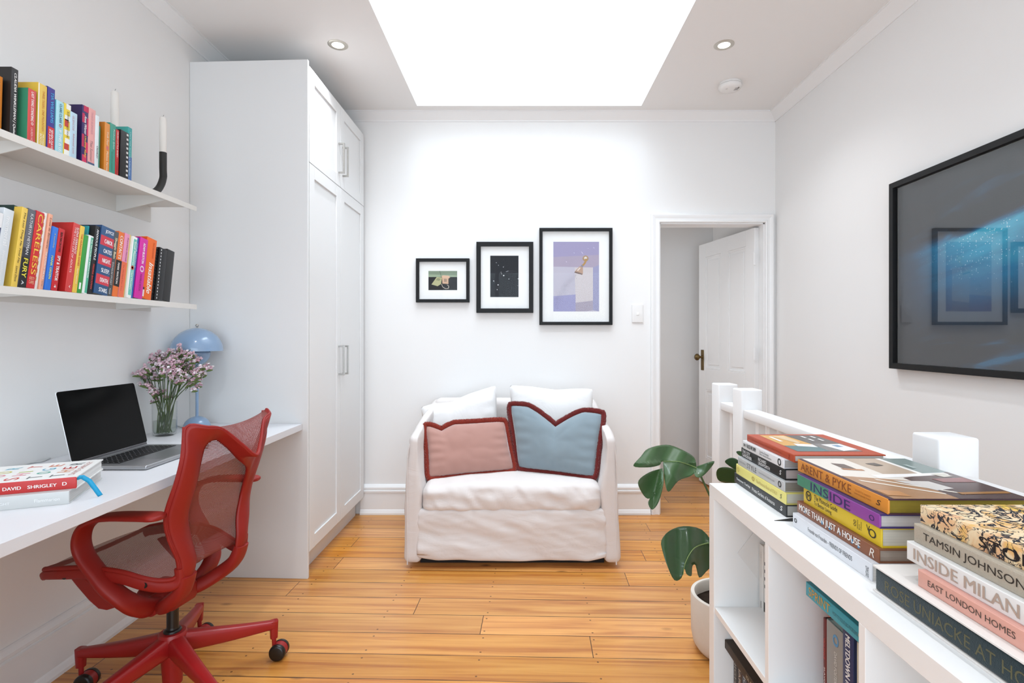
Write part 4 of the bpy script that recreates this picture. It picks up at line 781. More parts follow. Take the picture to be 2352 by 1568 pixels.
b = MB(); cp_ = [at_z(x, y, ZD + .0025) - Vector((-1.579, 2.588, ZD)) for x, y in ((436, 983), (420, 981), (406, 977), (400, 973), (410, 970), (426, 969), (437, 966))]
b.tube(catmull([(-.05, -.015, .0025)] + cp_, 5), .0025, mat('DCDCDA', .5), 8); b.build('cord', tl, smooth=60)

# ------------------------------------------------------------------ vase of flowers
VX, VY = -1.600, 2.385
vs = thing('glass_vase', 'clear glass vase half full of water on the desk', 'vase', (VX, VY, ZD))
b = MB(); b.lathe([(0, .0), (.036, 0), (.044, .006), (.048, .022), (.0485, .15), (.0472, .1508), (.0462, .15), (.0455, .025), (.040, .012), (0, .010)], GLASS, 48, cap=False); b.build('glass', vs, smooth=50)
WATER = thin_glass('water', 'F6FAF6', .02); b = MB(); b.lathe([(0, .0115), (.0395, .0125), (.0447, .026), (.0452, .066), (0, .066)], WATER, 40, cap=False); b.build('water', vs, smooth=50)
STEM = mat('4A5A34', .6, .3, var=.2, vscale=40); PINK = mat('E2C2CA', .7, .2, var=.12, vscale=90); PINK2 = mat('D6A9B6', .7, .2, var=.12, vscale=90); CAL = mat('5F6F3E', .65, .25, var=.25, vscale=60); WHT = mat('F1E6E8', .7, .2)
rf = random.Random(11)
heads = [(300, 832), (322, 826), (318, 862), (338, 868), (346, 826), (362, 838), (372, 820), (388, 832), (398, 826), (405, 812), (420, 806), (432, 818), (440, 828), (420, 840), (404, 850), (388, 858), (360, 860), (346, 886), (367, 905), (430, 846), (466, 842), (455, 858), (444, 880), (378, 845), (330, 846), (410, 868)]
for k, (hx, hy) in enumerate(heads):
    dd = VY + rf.uniform(-.085, .08); tip = at(hx, hy, dd) - Vector((VX, VY, ZD))
    a = rf.uniform(0, 6.28); r0 = rf.uniform(.004, .03)
    foot = Vector((r0 * math.cos(a + 3), r0 * math.sin(a + 3), .014))
    rim = Vector((tip.x, tip.y, 0)); rim = rim.normalized() * min(.040, rim.length * .45 + rf.uniform(-.006, .006)); rim.z = .155
    t = thing('flower_stem', 'stem of pale pink sea lavender in the glass vase', 'flower', (VX, VY, ZD), group='pink flower stems in the vase')
    if k == 20: t['label'] = 'longest pink flower spray reaching past the lamp stem'
    if k == 18: t['label'] = 'lowest small pink flower head just above the vase rim'
    if k == 0: t['label'] = 'outermost pink flower spray above the laptop screen'
    base_dir = (tip - rim).normalized()
    b = MB(); b.tube(catmull([foot, rim * .5 + foot * .5 + Vector((0, 0, .003)), rim, rim.lerp(tip, .5) + Vector((0, 0, .01)), tip], 5), lambda q: .0026 - .0012 * q, STEM, 6)
    for q in range(3):          # side twigs
        s = rim.lerp(tip, .55 + .13 * q); e = tip + Vector((rf.uniform(-.03, .03), rf.uniform(-.02, .02), rf.uniform(-.02, .012)))
        b.tube([s, s.lerp(e, .5) + Vector((0, 0, .004)), e], .0011, STEM, 5)
    b.build('stem', t, smooth=60)
    # one-sided combs of papery calyces
    bl = MB(); gl = MB(); side = Vector((rf.uniform(-1, 1), rf.uniform(-.5, .5), rf.uniform(-.1, .35)))
    if hx < 350: side = Vector((-1, rf.uniform(-.3, .3), .25))
    if hx > 430: side = Vector((1, rf.uniform(-.3, .3), .15))
    side.normalize()
    for s_ in range(6):
        c0 = tip + Vector((rf.uniform(-.024, .024), rf.uniform(-.022, .022), rf.uniform(-.030, .014))); Ls = rf.uniform(.016, .032)
        dv = (side + Vector((rf.uniform(-.7, .7), rf.uniform(-.5, .5), rf.uniform(-.35, .5)))).normalized()
        gl.tube([c0 - dv * Ls * .6 - Vector((0, 0, .008)), c0 - Vector((0, 0, .005)), c0 + dv * Ls * .6 - Vector((0, 0, .006))], lambda q: .0062 * math.sin(math.pi * (.12 + .76 * q)), CAL, 6)
        for q in range(11):
            c = c0 + dv * (Ls * (q / 5 - 1) * .62) + Vector((rf.uniform(-.005, .005), rf.uniform(-.006, .006), rf.uniform(-.002, .009)))
            rr = rf.uniform(.0042, .0072); n = (Vector((0, -.35, 1)) + Vector((rf.uniform(-1.1, 1.1), rf.uniform(-1.2, .8), rf.uniform(-.5, .5)))).normalized()
            u = n.orthogonal().normalized(); w = n.cross(u); m_ = rf.choice((PINK, PINK, PINK2, WHT))
            ring = [c + (u * math.cos(g) + w * math.sin(g)) * rr * (1 + .25 * math.sin(5 * g + q)) + n * (.0035 + .0015 * math.sin(5 * g)) for g in [2 * math.pi * z / 10 for z in range(10)]]
            bl.add([c - n * .004] + ring, [(0, 1 + z, 1 + (z + 1) % 10) for z in range(10)], m_)
    bl.build('blossom', t, smooth=60); gl.build('calyx', t, smooth=60)

# ------------------------------------------------------------------ office chair (local: +x forward, +y its left)
cc = Vector((-1.2165, 1.855, 0)); YAW = math.atan2(.17, -.985)
ch = thing('office_chair', 'red swivel office chair with a mesh back pulled up to the desk', 'chair', cc, (0, 0, YAW))
prof = [(-.217, .952), (-.214, .868), (-.194, .79), (-.164, .711), (-.152, .670), (-.149, .623), (-.157, .568), (-.162, .528), (-.161, .487), (-.146, .467), (-.108, .465), (-.063, .476), (.007, .496), (.113, .504), (.215, .496), (.285, .484)]
halfw = [.186, .190, .190, .190, .188, .180, .166, .153, .148, .154, .168, .182, .194, .202, .206, .196]
pc = catmull([(p[0], h, p[1]) for p, h in zip(prof, halfw)], 5); NP = len(pc) - 1
def on_prof(v):
    f = v * NP; i = min(NP - 1, int(f)); return pc[i].lerp(pc[i + 1], f - i)
def susp(u, v):
    p = on_prof(v); y = (u * 2 - 1); k = 1 - y * y
    back = max(0, min(1, (p.z - .52) / .10)); top = max(0, min(1, (p.z - .72) / .22))
    bend = max(0, 1 - abs(v - .47) / .14)
    return Vector((p.x - (.026 * back - .012 * top) * k + .03 * bend * k, y * p.y, p.z + (.010 * (1 - back) * (1 - bend)) * k - .022 * top * top * k + .012 * bend * k))
b = MB(); arc = 1.15
b.grid(susp, 28, 90, MESHM, lambda u, v: (u * .38, v * arc)); b.build('suspension_mesh', ch, smooth=180)
# the back-rolled top of the suspension, from the crest to the edge of the rear frame
topo = catmull([(-.217, .186, .952), (-.262, .15, .945), (-.275, .10, .930), (-.302, .05, .875), (-.322, 0, .828), (-.302, -.05, .875), (-.275, -.10, .930), (-.262, -.15, .945), (-.217, -.186, .952)], 6)
def on(pl, f):
    f *= len(pl) - 1; i = min(len(pl) - 2, int(f)); return pl[i].lerp(pl[i + 1], f - i)
crest = [susp(1 - i / 40, 0) for i in range(41)]
b = MB(); b.grid(lambda u, v: on(crest, u).lerp(on(topo, u), v) + Vector((0, 0, .012 * math.sin(math.pi * v) * (1 - (2 * u - 1) ** 2))), 40, 8, MESHM, lambda u, v: (v * .11, u * .38)); b.build('top_roll', ch, smooth=180)
# rim piping round the whole suspension
RIMD = mat('8E1A14', .5, .4, var=.08, vscale=60)
b = MB()
nose = catmull([(.285, .196, .484), (.300, .18, .476), (.304, .12, .470), (.305, 0, .466), (.304, -.12, .470), (.300, -.18, .476), (.285, -.196, .484)], 5)
loop = [Vector(p) for p in pc] + nose[1:-1] + [Vector((p.x, -p.y, p.z)) for p in reversed(pc)]
b.tube(loop, .0075, RED, 10, cap=True); b.build('rim', ch, smooth=60)
# rear frame: inverted U band round the opening
def half_curves():
    outer = [(-.150, .150, .440), (-.165, .149, .487), (-.166, .154, .528), (-.161, .167, .568), (-.153, .181, .623), (-.156, .190, .670), (-.168, .191, .711), (-.197, .191, .79), (-.217, .191, .868), (-.222, .188, .952), (-.264, .15, .947), (-.277, .10, .931), (-.304, .05, .876), (-.324, 0, .828)]
    inner = [(-.158, .100, .440), (-.166, .098, .484), (-.170, .098, .514), (-.164, .105, .557), (-.160, .112, .600), (-.163, .122, .638), (-.174, .130, .683), (-.200, .130, .765), (-.215, .130, .83), (-.230, .126, .885), (-.234, .090, .899), (-.236, .060, .882), (-.246, .030, .850), (-.250, 0, .815)]
    far = [(-.246, -.030, .790), (-.236, -.060, .772), (-.222, -.082, .750), (-.200, -.104, .722), (-.180, -.118, .690), (-.166, -.122, .655), (-.160, -.118, .62), (-.158, -.112, .59), (-.160, -.105, .557), (-.166, -.099, .514), (-.164, -.098, .484), (-.158, -.100, .440)]
    return outer, inner, far
oh, ih, fh = half_curves()
of = catmull(oh + [(x, -y, z) for x, y, z in reversed(oh[:-1])], 5); inf_ = catmull(ih + fh, 5)
b = MB(); n_ = len(of) - 1
b.grid(lambda u, v: on(of, v).lerp(on(inf_, v), u) + Vector((-.010 * math.sin(math.pi * u) - .004, 0, 0)), 8, n_, RED); b.build('back_frame', ch, smooth=60, solid=.011)
b = MB(); b.tube([p + Vector((-.002, 0, .001)) for p in of], .0042, RIMD, 8); b.build('stitched_edge', ch, smooth=60)
# side rails of the seat
LINK = [(.215, .455), (.165, .462), (.10, .428), (.065, .395), (.040, .372), (.075, .360), (.105, .362), (.140, .385), (.190, .430)]
for sy, nm in ((1, ''), (-1, '')):
    b = MB(); pts = [p for p in pc if p.x > -.19 and p.z < .52 and p.y > 0]
    pts = [Vector((p.x, sy * (p.y - .004), p.z - .020)) for p in pts] + [Vector((.298, sy * .186, .458))]
    b.sweep(pts, lambda q: (.013, .020 - .006 * abs(2 * q - 1)), (0, 1, 0), RED, 12, 3.); b.build('seat_rail', ch, smooth=60)
    b = MB()
    for x_, z_, y_ in ((.192, .474, .2140), (-.075, .456, .1880)): b.tube([(x_, sy * (y_ - .012), z_), (x_, sy * y_, z_)], .009, BLACK, 14)
    b.build('bolt', ch, smooth=40)
    # front link plate below the seat
    b = MB(); b.prism(LINK, 'y', sy * .165 - .014, sy * .165 + .014, RED); b.build('front_link', ch, bevel=.005)
    # yoke arms from the tilt box up to the rear frame
    b = MB(); b.sweep(catmull([(.03, sy * .03, .318), (-.04, sy * .075, .335), (-.10, sy * .112, .372), (-.148, sy * .122, .415), (-.172, sy * .124, .470)], 6), lambda q: (.027 + .004 * q, .022 + .006 * math.sin(math.pi * q) - .008 * q), (0, 1, 0), RED, 12, 3.); b.build('yoke', ch, smooth=60)
    # arm: from below the seat forward and up, round into the pad
    arm = catmull([(.0, sy * .045, .328), (-.010, sy * .110, .343), (-.012, sy * .160, .375), (.001, sy * .190, .409), (.036, sy * .206, .450), (.071, sy * .212, .494), (.110, sy * .217, .548), (.120, sy * .220, .596), (.101, sy * .221, .641), (.051, sy * .222, .668), (-.004, sy * .222, .678), (-.076, sy * .221, .682), (-.135, sy * .220, .684), (-.168, sy * .218, .682)], 6)
    def sec(q):
        w = .031 + .004 * max(0, (q - .6) / .4); h = .017 - .007 * max(0, min(1, (q - .3) / .3))
        if q > .93: w *= math.sqrt(max(.02, 1 - ((q - .93) / .07) ** 2)); h *= .6 + .4 * (1 - (q - .93) / .07)
        return (w, h)
    b = MB(); b.sweep(arm, sec, (0, 1, 0), RED, 14, 3.); b.build('armrest', ch, smooth=60)
# tilt box, hub, column
b = MB(); b.rbox((.02, 0, .335), (.075, .062, .036), .022, RED, n=5); b.tube([(.0, -.095, .335), (.0, .095, .335)], .032, RED, 24); b.build('tilt_box', ch, smooth=50)
b = MB(); b.tube([(.0, -.0965, .335), (.0, .0965, .335)], .017, mat('2A0D0B', .6), 20); b.build('hub_hole', ch, smooth=40)  # dark disc ends stand in for the shaded hole in the arm hub
b = MB(); b.tube([(0, 0, .19), (0, 0, .305)], .0185, BLACK, 24); b.lathe([(.027, .203), (.028, .210), (.025, .214), (.0195, .216), (.0185, .222)], BLACK, 28, cap=False); b.build('column', ch, smooth=50)
b = MB(); b.lathe([(.030, .028), (.031, .05), (.036, .12), (.042, .16), (.045, .196), (.040, .205), (.028, .206)], REDC, 32); b.build('hub', ch, smooth=50)
for k in range(5):
    a = R(35 + 72 * k) - YAW; d = Vector((math.cos(a), math.sin(a), 0)); s = Vector((-d.y, d.x, 0))
    b = MB()
    def leg_sec(q): return (.027 - .012 * q, .036 - .021 * q)
    b.sweep([d * (.02 + .305 * q) + Vector((0, 0, .166 - .038 * q - .004 * math.sin(math.pi * q))) for q in [i / 10 for i in range(11)]], leg_sec, s, REDC, 12, 4.)
    b.sweep([d * .324 + Vector((0, 0, z_)) for z_ in (.1425, .12, .10, .078)], lambda q: (.0150 - .003 * q, .0150 - .002 * q), s, REDC, 12, 4.)
    b.build('leg', ch, smooth=55)
    a2 = R((2, -8, 5, 20, -12)[k]) - YAW; e = Vector((math.cos(a2), math.sin(a2), 0)); ax = Vector((-e.y, e.x, 0)); c = d * .324 + e * .020 + Vector((0, 0, .030))
    b = MB(); b.tube([c - ax * .014, c + ax * .014], .0285, REDC, 24); b.tube([c + Vector((0, 0, .004)) - e * .018, d * .324 + Vector((0, 0, .084))], .008, REDC, 10); cs = b.build('caster', ch, smooth=50)
    for sg in (-1, 1):
        b = MB(); q0 = c + ax * sg * .013
        pts = [q0, q0 + ax * sg * .010, q0 + ax * sg * .0145, q0 + ax * sg * .0165]; rs = [.030, .030, .0275, .022]
        u = Vector((0, 0, 1)); vs_ = []
        for p, r_ in zip(pts, rs):
            for g in range(28): vs_.append(p + (e * math.cos(g * math.pi / 14) + u * math.sin(g * math.pi / 14)) * r_)
        fs = [(j * 28 + i, j * 28 + (i + 1) % 28, (j + 1) * 28 + (i + 1) % 28, (j + 1) * 28 + i) for j in range(3) for i in range(28)] + [tuple(range(27, -1, -1)), tuple(84 + i for i in range(28))]
        b.add(vs_, fs, BLACK); b.build('wheel', cs, smooth=50)

# ------------------------------------------------------------------ sofa
LINENW = mat('DDD5D1', .85, .2, bump=.25, bscale=700, var=.012, vscale=6, sheen=.15)
def nz(p, f, seed=0.): return noise.noise(Vector((p[0] * f + seed, p[1] * f + seed * .7, p[2] * f - seed)))
def creases(m, scale, dist, stretch):
    N, Lk, b = nodes_of(m); tc = N.new('ShaderNodeTexCoord'); mp = N.new('ShaderNodeMapping'); mp.inputs['Scale'].default_value = stretch
    n = N.new('ShaderNodeTexNoise'); n.inputs['Scale'].default_value = scale; n.inputs['Detail'].default_value = 3; n.inputs['Distortion'].default_value = 1.1
    bp = N.new('ShaderNodeBump'); bp.inputs['Strength'].default_value = .55; bp.inputs['Distance'].default_value = dist
    Lk.new(tc.outputs['Object'], mp.inputs['Vector']); Lk.new(mp.outputs[0], n.inputs['Vector']); Lk.new(n.outputs['Fac'], bp.inputs['Height'])
    old = b.inputs['Normal'].links[0].from_node; Lk.new(bp.outputs['Normal'], old.inputs['Normal'])
creases(LINENW, 5.0, .009, (1, 1, 1.8))
SXc = -.056
sf = thing('sofa', 'small two seat sofa in a creased white loose cover', 'sofa', (SXc, 0, 0))
def d_base(p):
    p = Vector(p); w = Vector((p.x + 3, p.y, p.z))
    front = max(0, min(1, (-p.y - .30) / .08)); low = max(0, -p.z / .145)
    p.y -= front * (.015 * nz((p.x * .8 + p.z * 2.2, 0, p.z * 3), 3.2, 2) + .010 * nz((p.x * 1.2 + p.z * 2.5, 0, p.z * 1.6), 9, 5) + .003 * nz((p.x * .6, 0, p.z * 3), 24, 5) + .006 * low)
    if p.z < -.1: p.z += .007 * nz(w, 5, 1) + (.014 if abs(p.x) > .40 else 0) * (abs(p.x) - .40) / .06 * front
    return p
b = MB(); b.rbox((0, 3.195, .176), (.505, .373, .136), .018, LINENW, 3, d_base, (60, 4, 24)); b.build('seat_base', sf, smooth=180)
def d_seat(p):
    p = Vector(p); fr = max(0, min(1, (-p.y - .16) / .17))
    p.z += .012 * (1 - (p.x / .47) ** 2) * (1 if p.z > 0 else .2) - .012 * fr * fr * (p.z > 0) + (.010 * nz((p.x * 9, p.y * 2, 0), 1.6, 3) * fr + .006 * nz(p, 7, 4)) * (1 if p.z > -.02 else .4)
    p.y -= fr * (.006 + .012 * nz((p.x * 2.2, p.z * 5, 0), 4.5, 8) + .008 * nz((p.x * 2 + p.z * 1.5, p.z * .6, 1), 13, 8))
    return p
b = MB(); b.rbox((0, 3.150, .366), (.480, .325, .076), .045, LINENW, 6, d_seat, (80, 30, 4)); b.build('seat_cushion', sf, smooth=180)
for sx in (-1, 1):
    def d_arm(p):
        p = Vector(p); k = (p.y + .41) / .82
        top = max(0, (p.z + .02) / .35)
        p.z += top * (.11 * k) + .008 * nz((p.x * 4, p.y, 0), 4, sx + 2) * top
        if p.x * sx < 0: p.x *= 1 - .85 * max(0, min(1, (p.z - .05) / .2))
        p.x += sx * (.010 * nz((0, p.y, p.z * 1.5), 3.5, sx * 3) + .004 * nz(p, 12, 1)) - sx * .012 * top + sx * .010 * max(0, -p.z / .33)
        p.y -= .006 * nz((p.x, 0, p.z), 5, 2) * (1 if p.y < -.3 else 0)
        if p.z < -.3: p.z += .006 * nz(p, 7, 9)
        return p
    b = MB(); b.rbox((sx * .519, 3.232, .362), (.046, .412, .335), .030, LINENW, 5, d_arm, (4, 26, 24)); b.build('arm', sf, smooth=180)
    b = MB(); b.tube(catmull([(sx * .553, 2.823, z) for z in (.022, .15, .3)] + [(sx * .556, 2.826, .45), (sx * .551, 2.828, .60), (sx * .540, 2.838, .672)], 5), .0032, LINENW, 8); b.build('piping', sf, smooth=60)
def d_back(p):
    p = Vector(p); p.z += .006 * nz(p, 4, 6) * (p.z > .2); p.y += .006 * nz(p, 5, 2); return p
b = MB(); b.rbox((0, 3.565, .425), (.525, .068, .395), .040, LINENW, 5, d_back, (24, 2, 16)); b.build('backrest', sf, smooth=180)
b = MB(); b.box(-.50, .50, 2.90, 3.58, .0, .05, mat('1A1614', .8)); b.build('under_shadow', sf)  # dark box stands in for the shadow below the hem

# ------------------------------------------------------------------ cushions
def cushion(label, corners, thick, m, dents=(), fringe=None, sag=.05, seed=1, group=None):
    TL, TR, BR, BL = [Vector(c) for c in corners]
    base = (BL + BR) / 2; nrm = ((TR - BL).cross(TL - BR)).normalized()
    if nrm.y > 0: nrm = -nrm
    upv = ((TL - BL) + (TR - BR)).normalized()
    def plane(u, v):
        a, c = (u + 1) / 2, (v + 1) / 2
        u, v = u * (1 - .035 * v ** 8), v * (1 - .035 * u ** 8)
        uu = (u * (1 - sag * (1 - v * v)) + 1) / 2; vv = (v * (1 - sag * (1 - u * u)) + 1) / 2
        p = (BL * (1 - uu) + BR * uu) * (1 - vv) + (TL * (1 - uu) + TR * uu) * vv
        for u0, w, dp in dents: p = p - upv * dp * max(0, 1 - abs(u - u0) / w) ** 1.3 * (c ** 2.2)
        return p
    def surf(u, v, s):
        h = thick * (max(0, (1 - abs(u) ** 2.6)) * max(0, (1 - abs(v) ** 2.6))) ** .5 + .0022 * (1 - max(abs(u), abs(v)) ** 20)
        p = plane(u, v) + nrm * s * h; e = max(0, (max(abs(u), abs(v)) - .5) / .5)
        q = Vector((p.x * 1.0, p.y, p.z)); k = h / thick
        cr = nz((q.x * 2, 0, q.z * 1.2), 5, seed) * .004 + abs(nz((u * 2 + v, v * 2 - u, seed), .9, seed)) * .006
        for u0, w, dp in dents: cr -= .18 * dp * max(0, 1 - abs(u - u0 * (1 - .2 * (1 - v))) / (w * .35)) * max(0, min(1, (v + .4)))
        return p + nrm * s * k * cr + nrm * s * .004 * e * k * math.sin(18 * (u if abs(v) > abs(u) else v) + seed)
    b = MB(); N_ = 44
    b.grid(lambda a, c: surf(a * 2 - 1, c * 2 - 1, 1) - base, N_, N_, m); b.grid(lambda a, c: surf(a * 2 - 1, c * 2 - 1, -1) - base, N_, N_, m)
    t = thing('cushion', label, 'cushion', base, group=group)
    cov = b.build('cover', t, smooth=180)
    bm = bmesh.new(); bm.from_mesh(cov.data); bmesh.ops.remove_doubles(bm, verts=bm.verts, dist=.0004); bmesh.ops.recalc_face_normals(bm, faces=bm.faces); bm.to_mesh(cov.data); bm.free()
    cov.data.polygons.foreach_set('use_smooth', [True] * len(cov.data.polygons)); cov.data.set_sharp_from_angle(angle=R(65))
    if fringe:
        ring = []; K = 60
        for a, c0 in (((-1, 1), (1, 1)), ((1, 1), (1, -1)), ((1, -1), (-1, -1)), ((-1, -1), (-1, 1))):
            for i in range(K):
                f = i / K; ring.append(plane(a[0] + (c0[0] - a[0]) * f, a[1] + (c0[1] - a[1]) * f))
        cen = plane(0, 0); n = len(ring); fb = MB(); rr = random.Random(seed)
        outs = []
        for i in range(n):
            tg = (ring[(i + 2) % n] - ring[i - 2]).normalized(); o_ = tg.cross(nrm).normalized()
            if o_.dot(ring[i] - cen) < 0: o_ = -o_
            outs.append((o_, tg))
        S = 10; vs = []
        for i in range(n):
            o_, tg = outs[i]
            for q in range(S):
                g = 2 * math.pi * q / S; j = 1 + rr.uniform(-.13, .13)
                vs.append(ring[i] + o_ * (.011 + .0155 * math.cos(g) * j) + nrm * (.0105 * math.sin(g) * j) - base)
        fb.add(vs, [(i * S + q, i * S + (q + 1) % S, ((i + 1) % n) * S + (q + 1) % S, ((i + 1) % n) * S + q) for i in range(n) for q in range(S)], fringe)
        for i in range(n):                  # brush of cut yarn ends
            o_, tg = outs[i]
            for _ in range(14):
                g = rr.uniform(-1.5, 1.5); dv = (o_ * math.cos(g) + nrm * math.sin(g) + tg * rr.uniform(-.35, .35)).normalized()
                c = ring[i] + tg * rr.uniform(-.005, .005) + o_ * .011; w = tg * .0011
                p0 = c + dv * .010; p1 = c + dv * rr.uniform(.016, .0205)
                fb.add([p0 - w - base, p0 + w - base, p1 - base], [(0, 1, 2)], fringe)
        fb.build('fringe', t, smooth=180)
    return t
WCL = mat('E9E6E4', .85, .2, bump=.25, bscale=600, var=.01, sheen=.15)
creases(WCL, 6, .009, (1, 1, 1))
cushion('plump white cushion behind the pink one, against the sofa back', [at(964, 934, 3.40), at(1141, 882, 3.42), at(1150, 1058, 3.32), at(985, 1060, 3.30)], .068, WCL, ((-.2, .5, .02),), None, .04, 3, 'white back cushions')
cushion('plump white cushion behind the pale blue one, against the sofa back', [at(1168, 882, 3.42), at(1364, 891, 3.40), at(1362, 1056, 3.29), at(1180, 1058, 3.32)], .068, WCL, ((.1, .6, .012),), None, .04, 5, 'white back cushions')
VPINK = mat('B0857A', .8, .2, bump=.15, bscale=500, var=.03, vscale=20, sheen=.6); VBLUE = mat('83929A', .8, .2, bump=.15, bscale=500, var=.03, vscale=20, sheen=.6)
FR1 = mat('7E2617', .9, .15, var=.2, vscale=120, sheen=.5); FR2 = mat('661B18', .9, .15, var=.2, vscale=120, sheen=.5)
cushion('oblong dusty pink velvet cushion with rust red brush fringe', [at(976, 976, 3.05), at(1160, 966, 3.16), at(1182, 1078, 3.09), at(984, 1097, 2.95)], .050, VPINK, ((-.62, .35, .035),), FR1, .03, 7)
cushion('larger pale blue velvet cushion with dark red brush fringe and a dented top', [at(1170, 928, 3.17), at(1386, 948, 3.06), at(1366, 1096, 2.94), at(1190, 1074, 3.10)], .058, VBLUE, ((.0, .62, .100),), FR2, .03, 9)

# ------------------------------------------------------------------ framed pictures on the back wall
BLK = mat('0F0F10', .5, .3, var=.06); MATW = mat('F3F3F1', .8, .2, bump=.05, bscale=400)
PG = thin_glass('picture_glass', 'FFFFFF', .008); PGW = thin_glass('wave_picture_glass', 'FFFFFF', .10)
def frame_ring(b, rc, f, pos, depth, m):
    (x0, z0), (x1, z1) = rc[0], rc[2]; inn = [(x0 + f, z0 + f), (x1 - f, z0 + f), (x1 - f, z1 - f), (x0 + f, z1 - f)]
    vs = [pos(q, .001) for q in rc] + [pos(q, depth) for q in rc] + [pos(q, depth) for q in inn] + [pos(q, .001) for q in inn]
    b.add(vs, [(4 * r + i, 4 * r + (i + 1) % 4, (4 * (r + 1)) % 16 + (i + 1) % 4, (4 * (r + 1)) % 16 + i) for r in range(4) for i in range(4)], m)
def framed(label, px, fw, prn, art, group='three framed prints over the sofa'):
    fd = .028; yw = YB - .001; k = (yw - fd) / F_PX
    x0, x1 = (px[0] - CX) * k, (px[2] - CX) * k; z1, z0 = EYE - (px[1] - CY) * k, EYE - (px[3] - CY) * k
    t = thing('framed_picture', label, 'picture', ((x0 + x1) / 2, yw, z0), group=group); ox = (x0 + x1) / 2
    hw = (x1 - x0) / 2; hh = z1 - z0; f = fw * k
    b = MB()
    frame_ring(b, [(x, z) for x, z in ((-hw, 0), (hw, 0), (hw, hh), (-hw, hh))], f, lambda q, dp: (q[0], -dp, q[1]), fd, BLK)
    b.build('frame', t, bevel=.0012)
    b = MB(); b.box(-hw + f, hw - f, -.010, -.004, f, hh - f, MATW); b.build('mount', t)
    kk = (yw - .011) / F_PX
    X = lambda x: (x - CX) * kk - ox
    Z = lambda y: EYE - (y - CY) * kk - z0
    b = MB(); art(b, X, Z, prn); b.build('print', t)
    b = MB(); b.quad([(-hw + f * .6, -.016, f * .6), (hw - f * .6, -.016, f * .6), (hw - f * .6, -.016, hh - f * .6), (-hw + f * .6, -.016, hh - f * .6)], PG); b.build('glazing', t)
def fld(b, X, Z, pts, c, lv): b.quad([(X(x), -.0104 - 7e-6 * len(b.f), Z(y)) for x, y in pts], mat(c, .5, .3, var=.03, vscale=50))
def disc(b, X, Z, x, y, r, c, lv, n=10): fld(b, X, Z, [(x + r * math.cos(2 * math.pi * i / n), y + r * math.sin(2 * math.pi * i / n)) for i in range(n)], c, lv)
def rect(p): return [(p[0], p[1]), (p[2], p[1]), (p[2], p[3]), (p[0], p[3])]
def stroke(b, X, Z, pts, w, c, lv):
    for (xa, ya), (xb, yb) in zip(pts, pts[1:]):
        l = math.hypot(xb - xa, yb - ya) or 1; nx, ny = -(yb - ya) / l * w, (xb - xa) / l * w
        fld(b, X, Z, [(xa + nx, ya + ny), (xb + nx, yb + ny), (xb - nx, yb - ny), (xa - nx, ya - ny)], c, lv)
def art_phone(b, X, Z, p):
    fld(b, X, Z, rect(p), '1C1B1D', 0); fld(b, X, Z, [(p[0], p[1]), (p[2], p[1]), (p[2], 635), (p[0], 635)], '7F8F7A', 1); fld(b, X, Z, [(p[0], 630), (p[2], 632), (p[2], 636), (p[0], 636)], '98A88E', 2)
    fld(b, X, Z, [(1003, 636), (1015, 637), (1013, 652), (1005, 657), (991, 653)], 'B5B389', 3); fld(b, X, Z, [(1005, 638), (1013, 640), (1009, 645), (1001, 643)], '8F9270', 4)
    fld(b, X, Z, [(1015, 636), (1030, 636), (1030, 652), (1016, 651)], 'CDA98C', 4); fld(b, X, Z, [(1014, 634), (1018, 632), (1031, 633), (1034, 637), (1031, 639), (1016, 638)], 'D6B296', 5)
    for i in range(3):
        for j in range(3): fld(b, X, Z, rect((1020 + i * 2.2, 640.5 + j * 2.4, 1021.5 + i * 2.2, 642 + j * 2.4)), '4A4440', 6)
    stroke(b, X, Z, [(1014, 652), (1017, 659), (1024, 663), (1030, 662), (1031, 657), (1027, 654)], .5, 'D8CDBD', 6); stroke(b, X, Z, [(1010, 622), (1012, 630), (1014, 637)], .3, '2A2A28', 6)
def art_stars(b, X, Z, p):
    fld(b, X, Z, rect(p), '17191F', 0); rr = random.Random(4)
    for x, y, r in ((1157, 632.5, 1.2), (1134, 645, .9), (1144, 654, 1.1), (1190, 640, .9), (1169, 640.5, .7), (1142, 665, .7), (1156, 613, .6), (1151, 625, .5), (1152, 628.5, .6), (1189, 655.5, .6), (1140, 603, .5), (1145, 609, .5)): disc(b, X, Z, x, y, r * 1.15, 'E4E5E8', 1)
    for _ in range(40): disc(b, X, Z, rr.uniform(p[0] + 1, p[2] - 1), rr.uniform(p[1] + 1, p[3] - 1), rr.uniform(.12, .35), 'A9ACB2', 1, 6)
    stroke(b, X, Z, [(1162, 624), (1168, 622)], .5, '9A9DA4', 1); stroke(b, X, Z, [(1170, 622), (1186, 623)], .25, '4A4D55', 1)
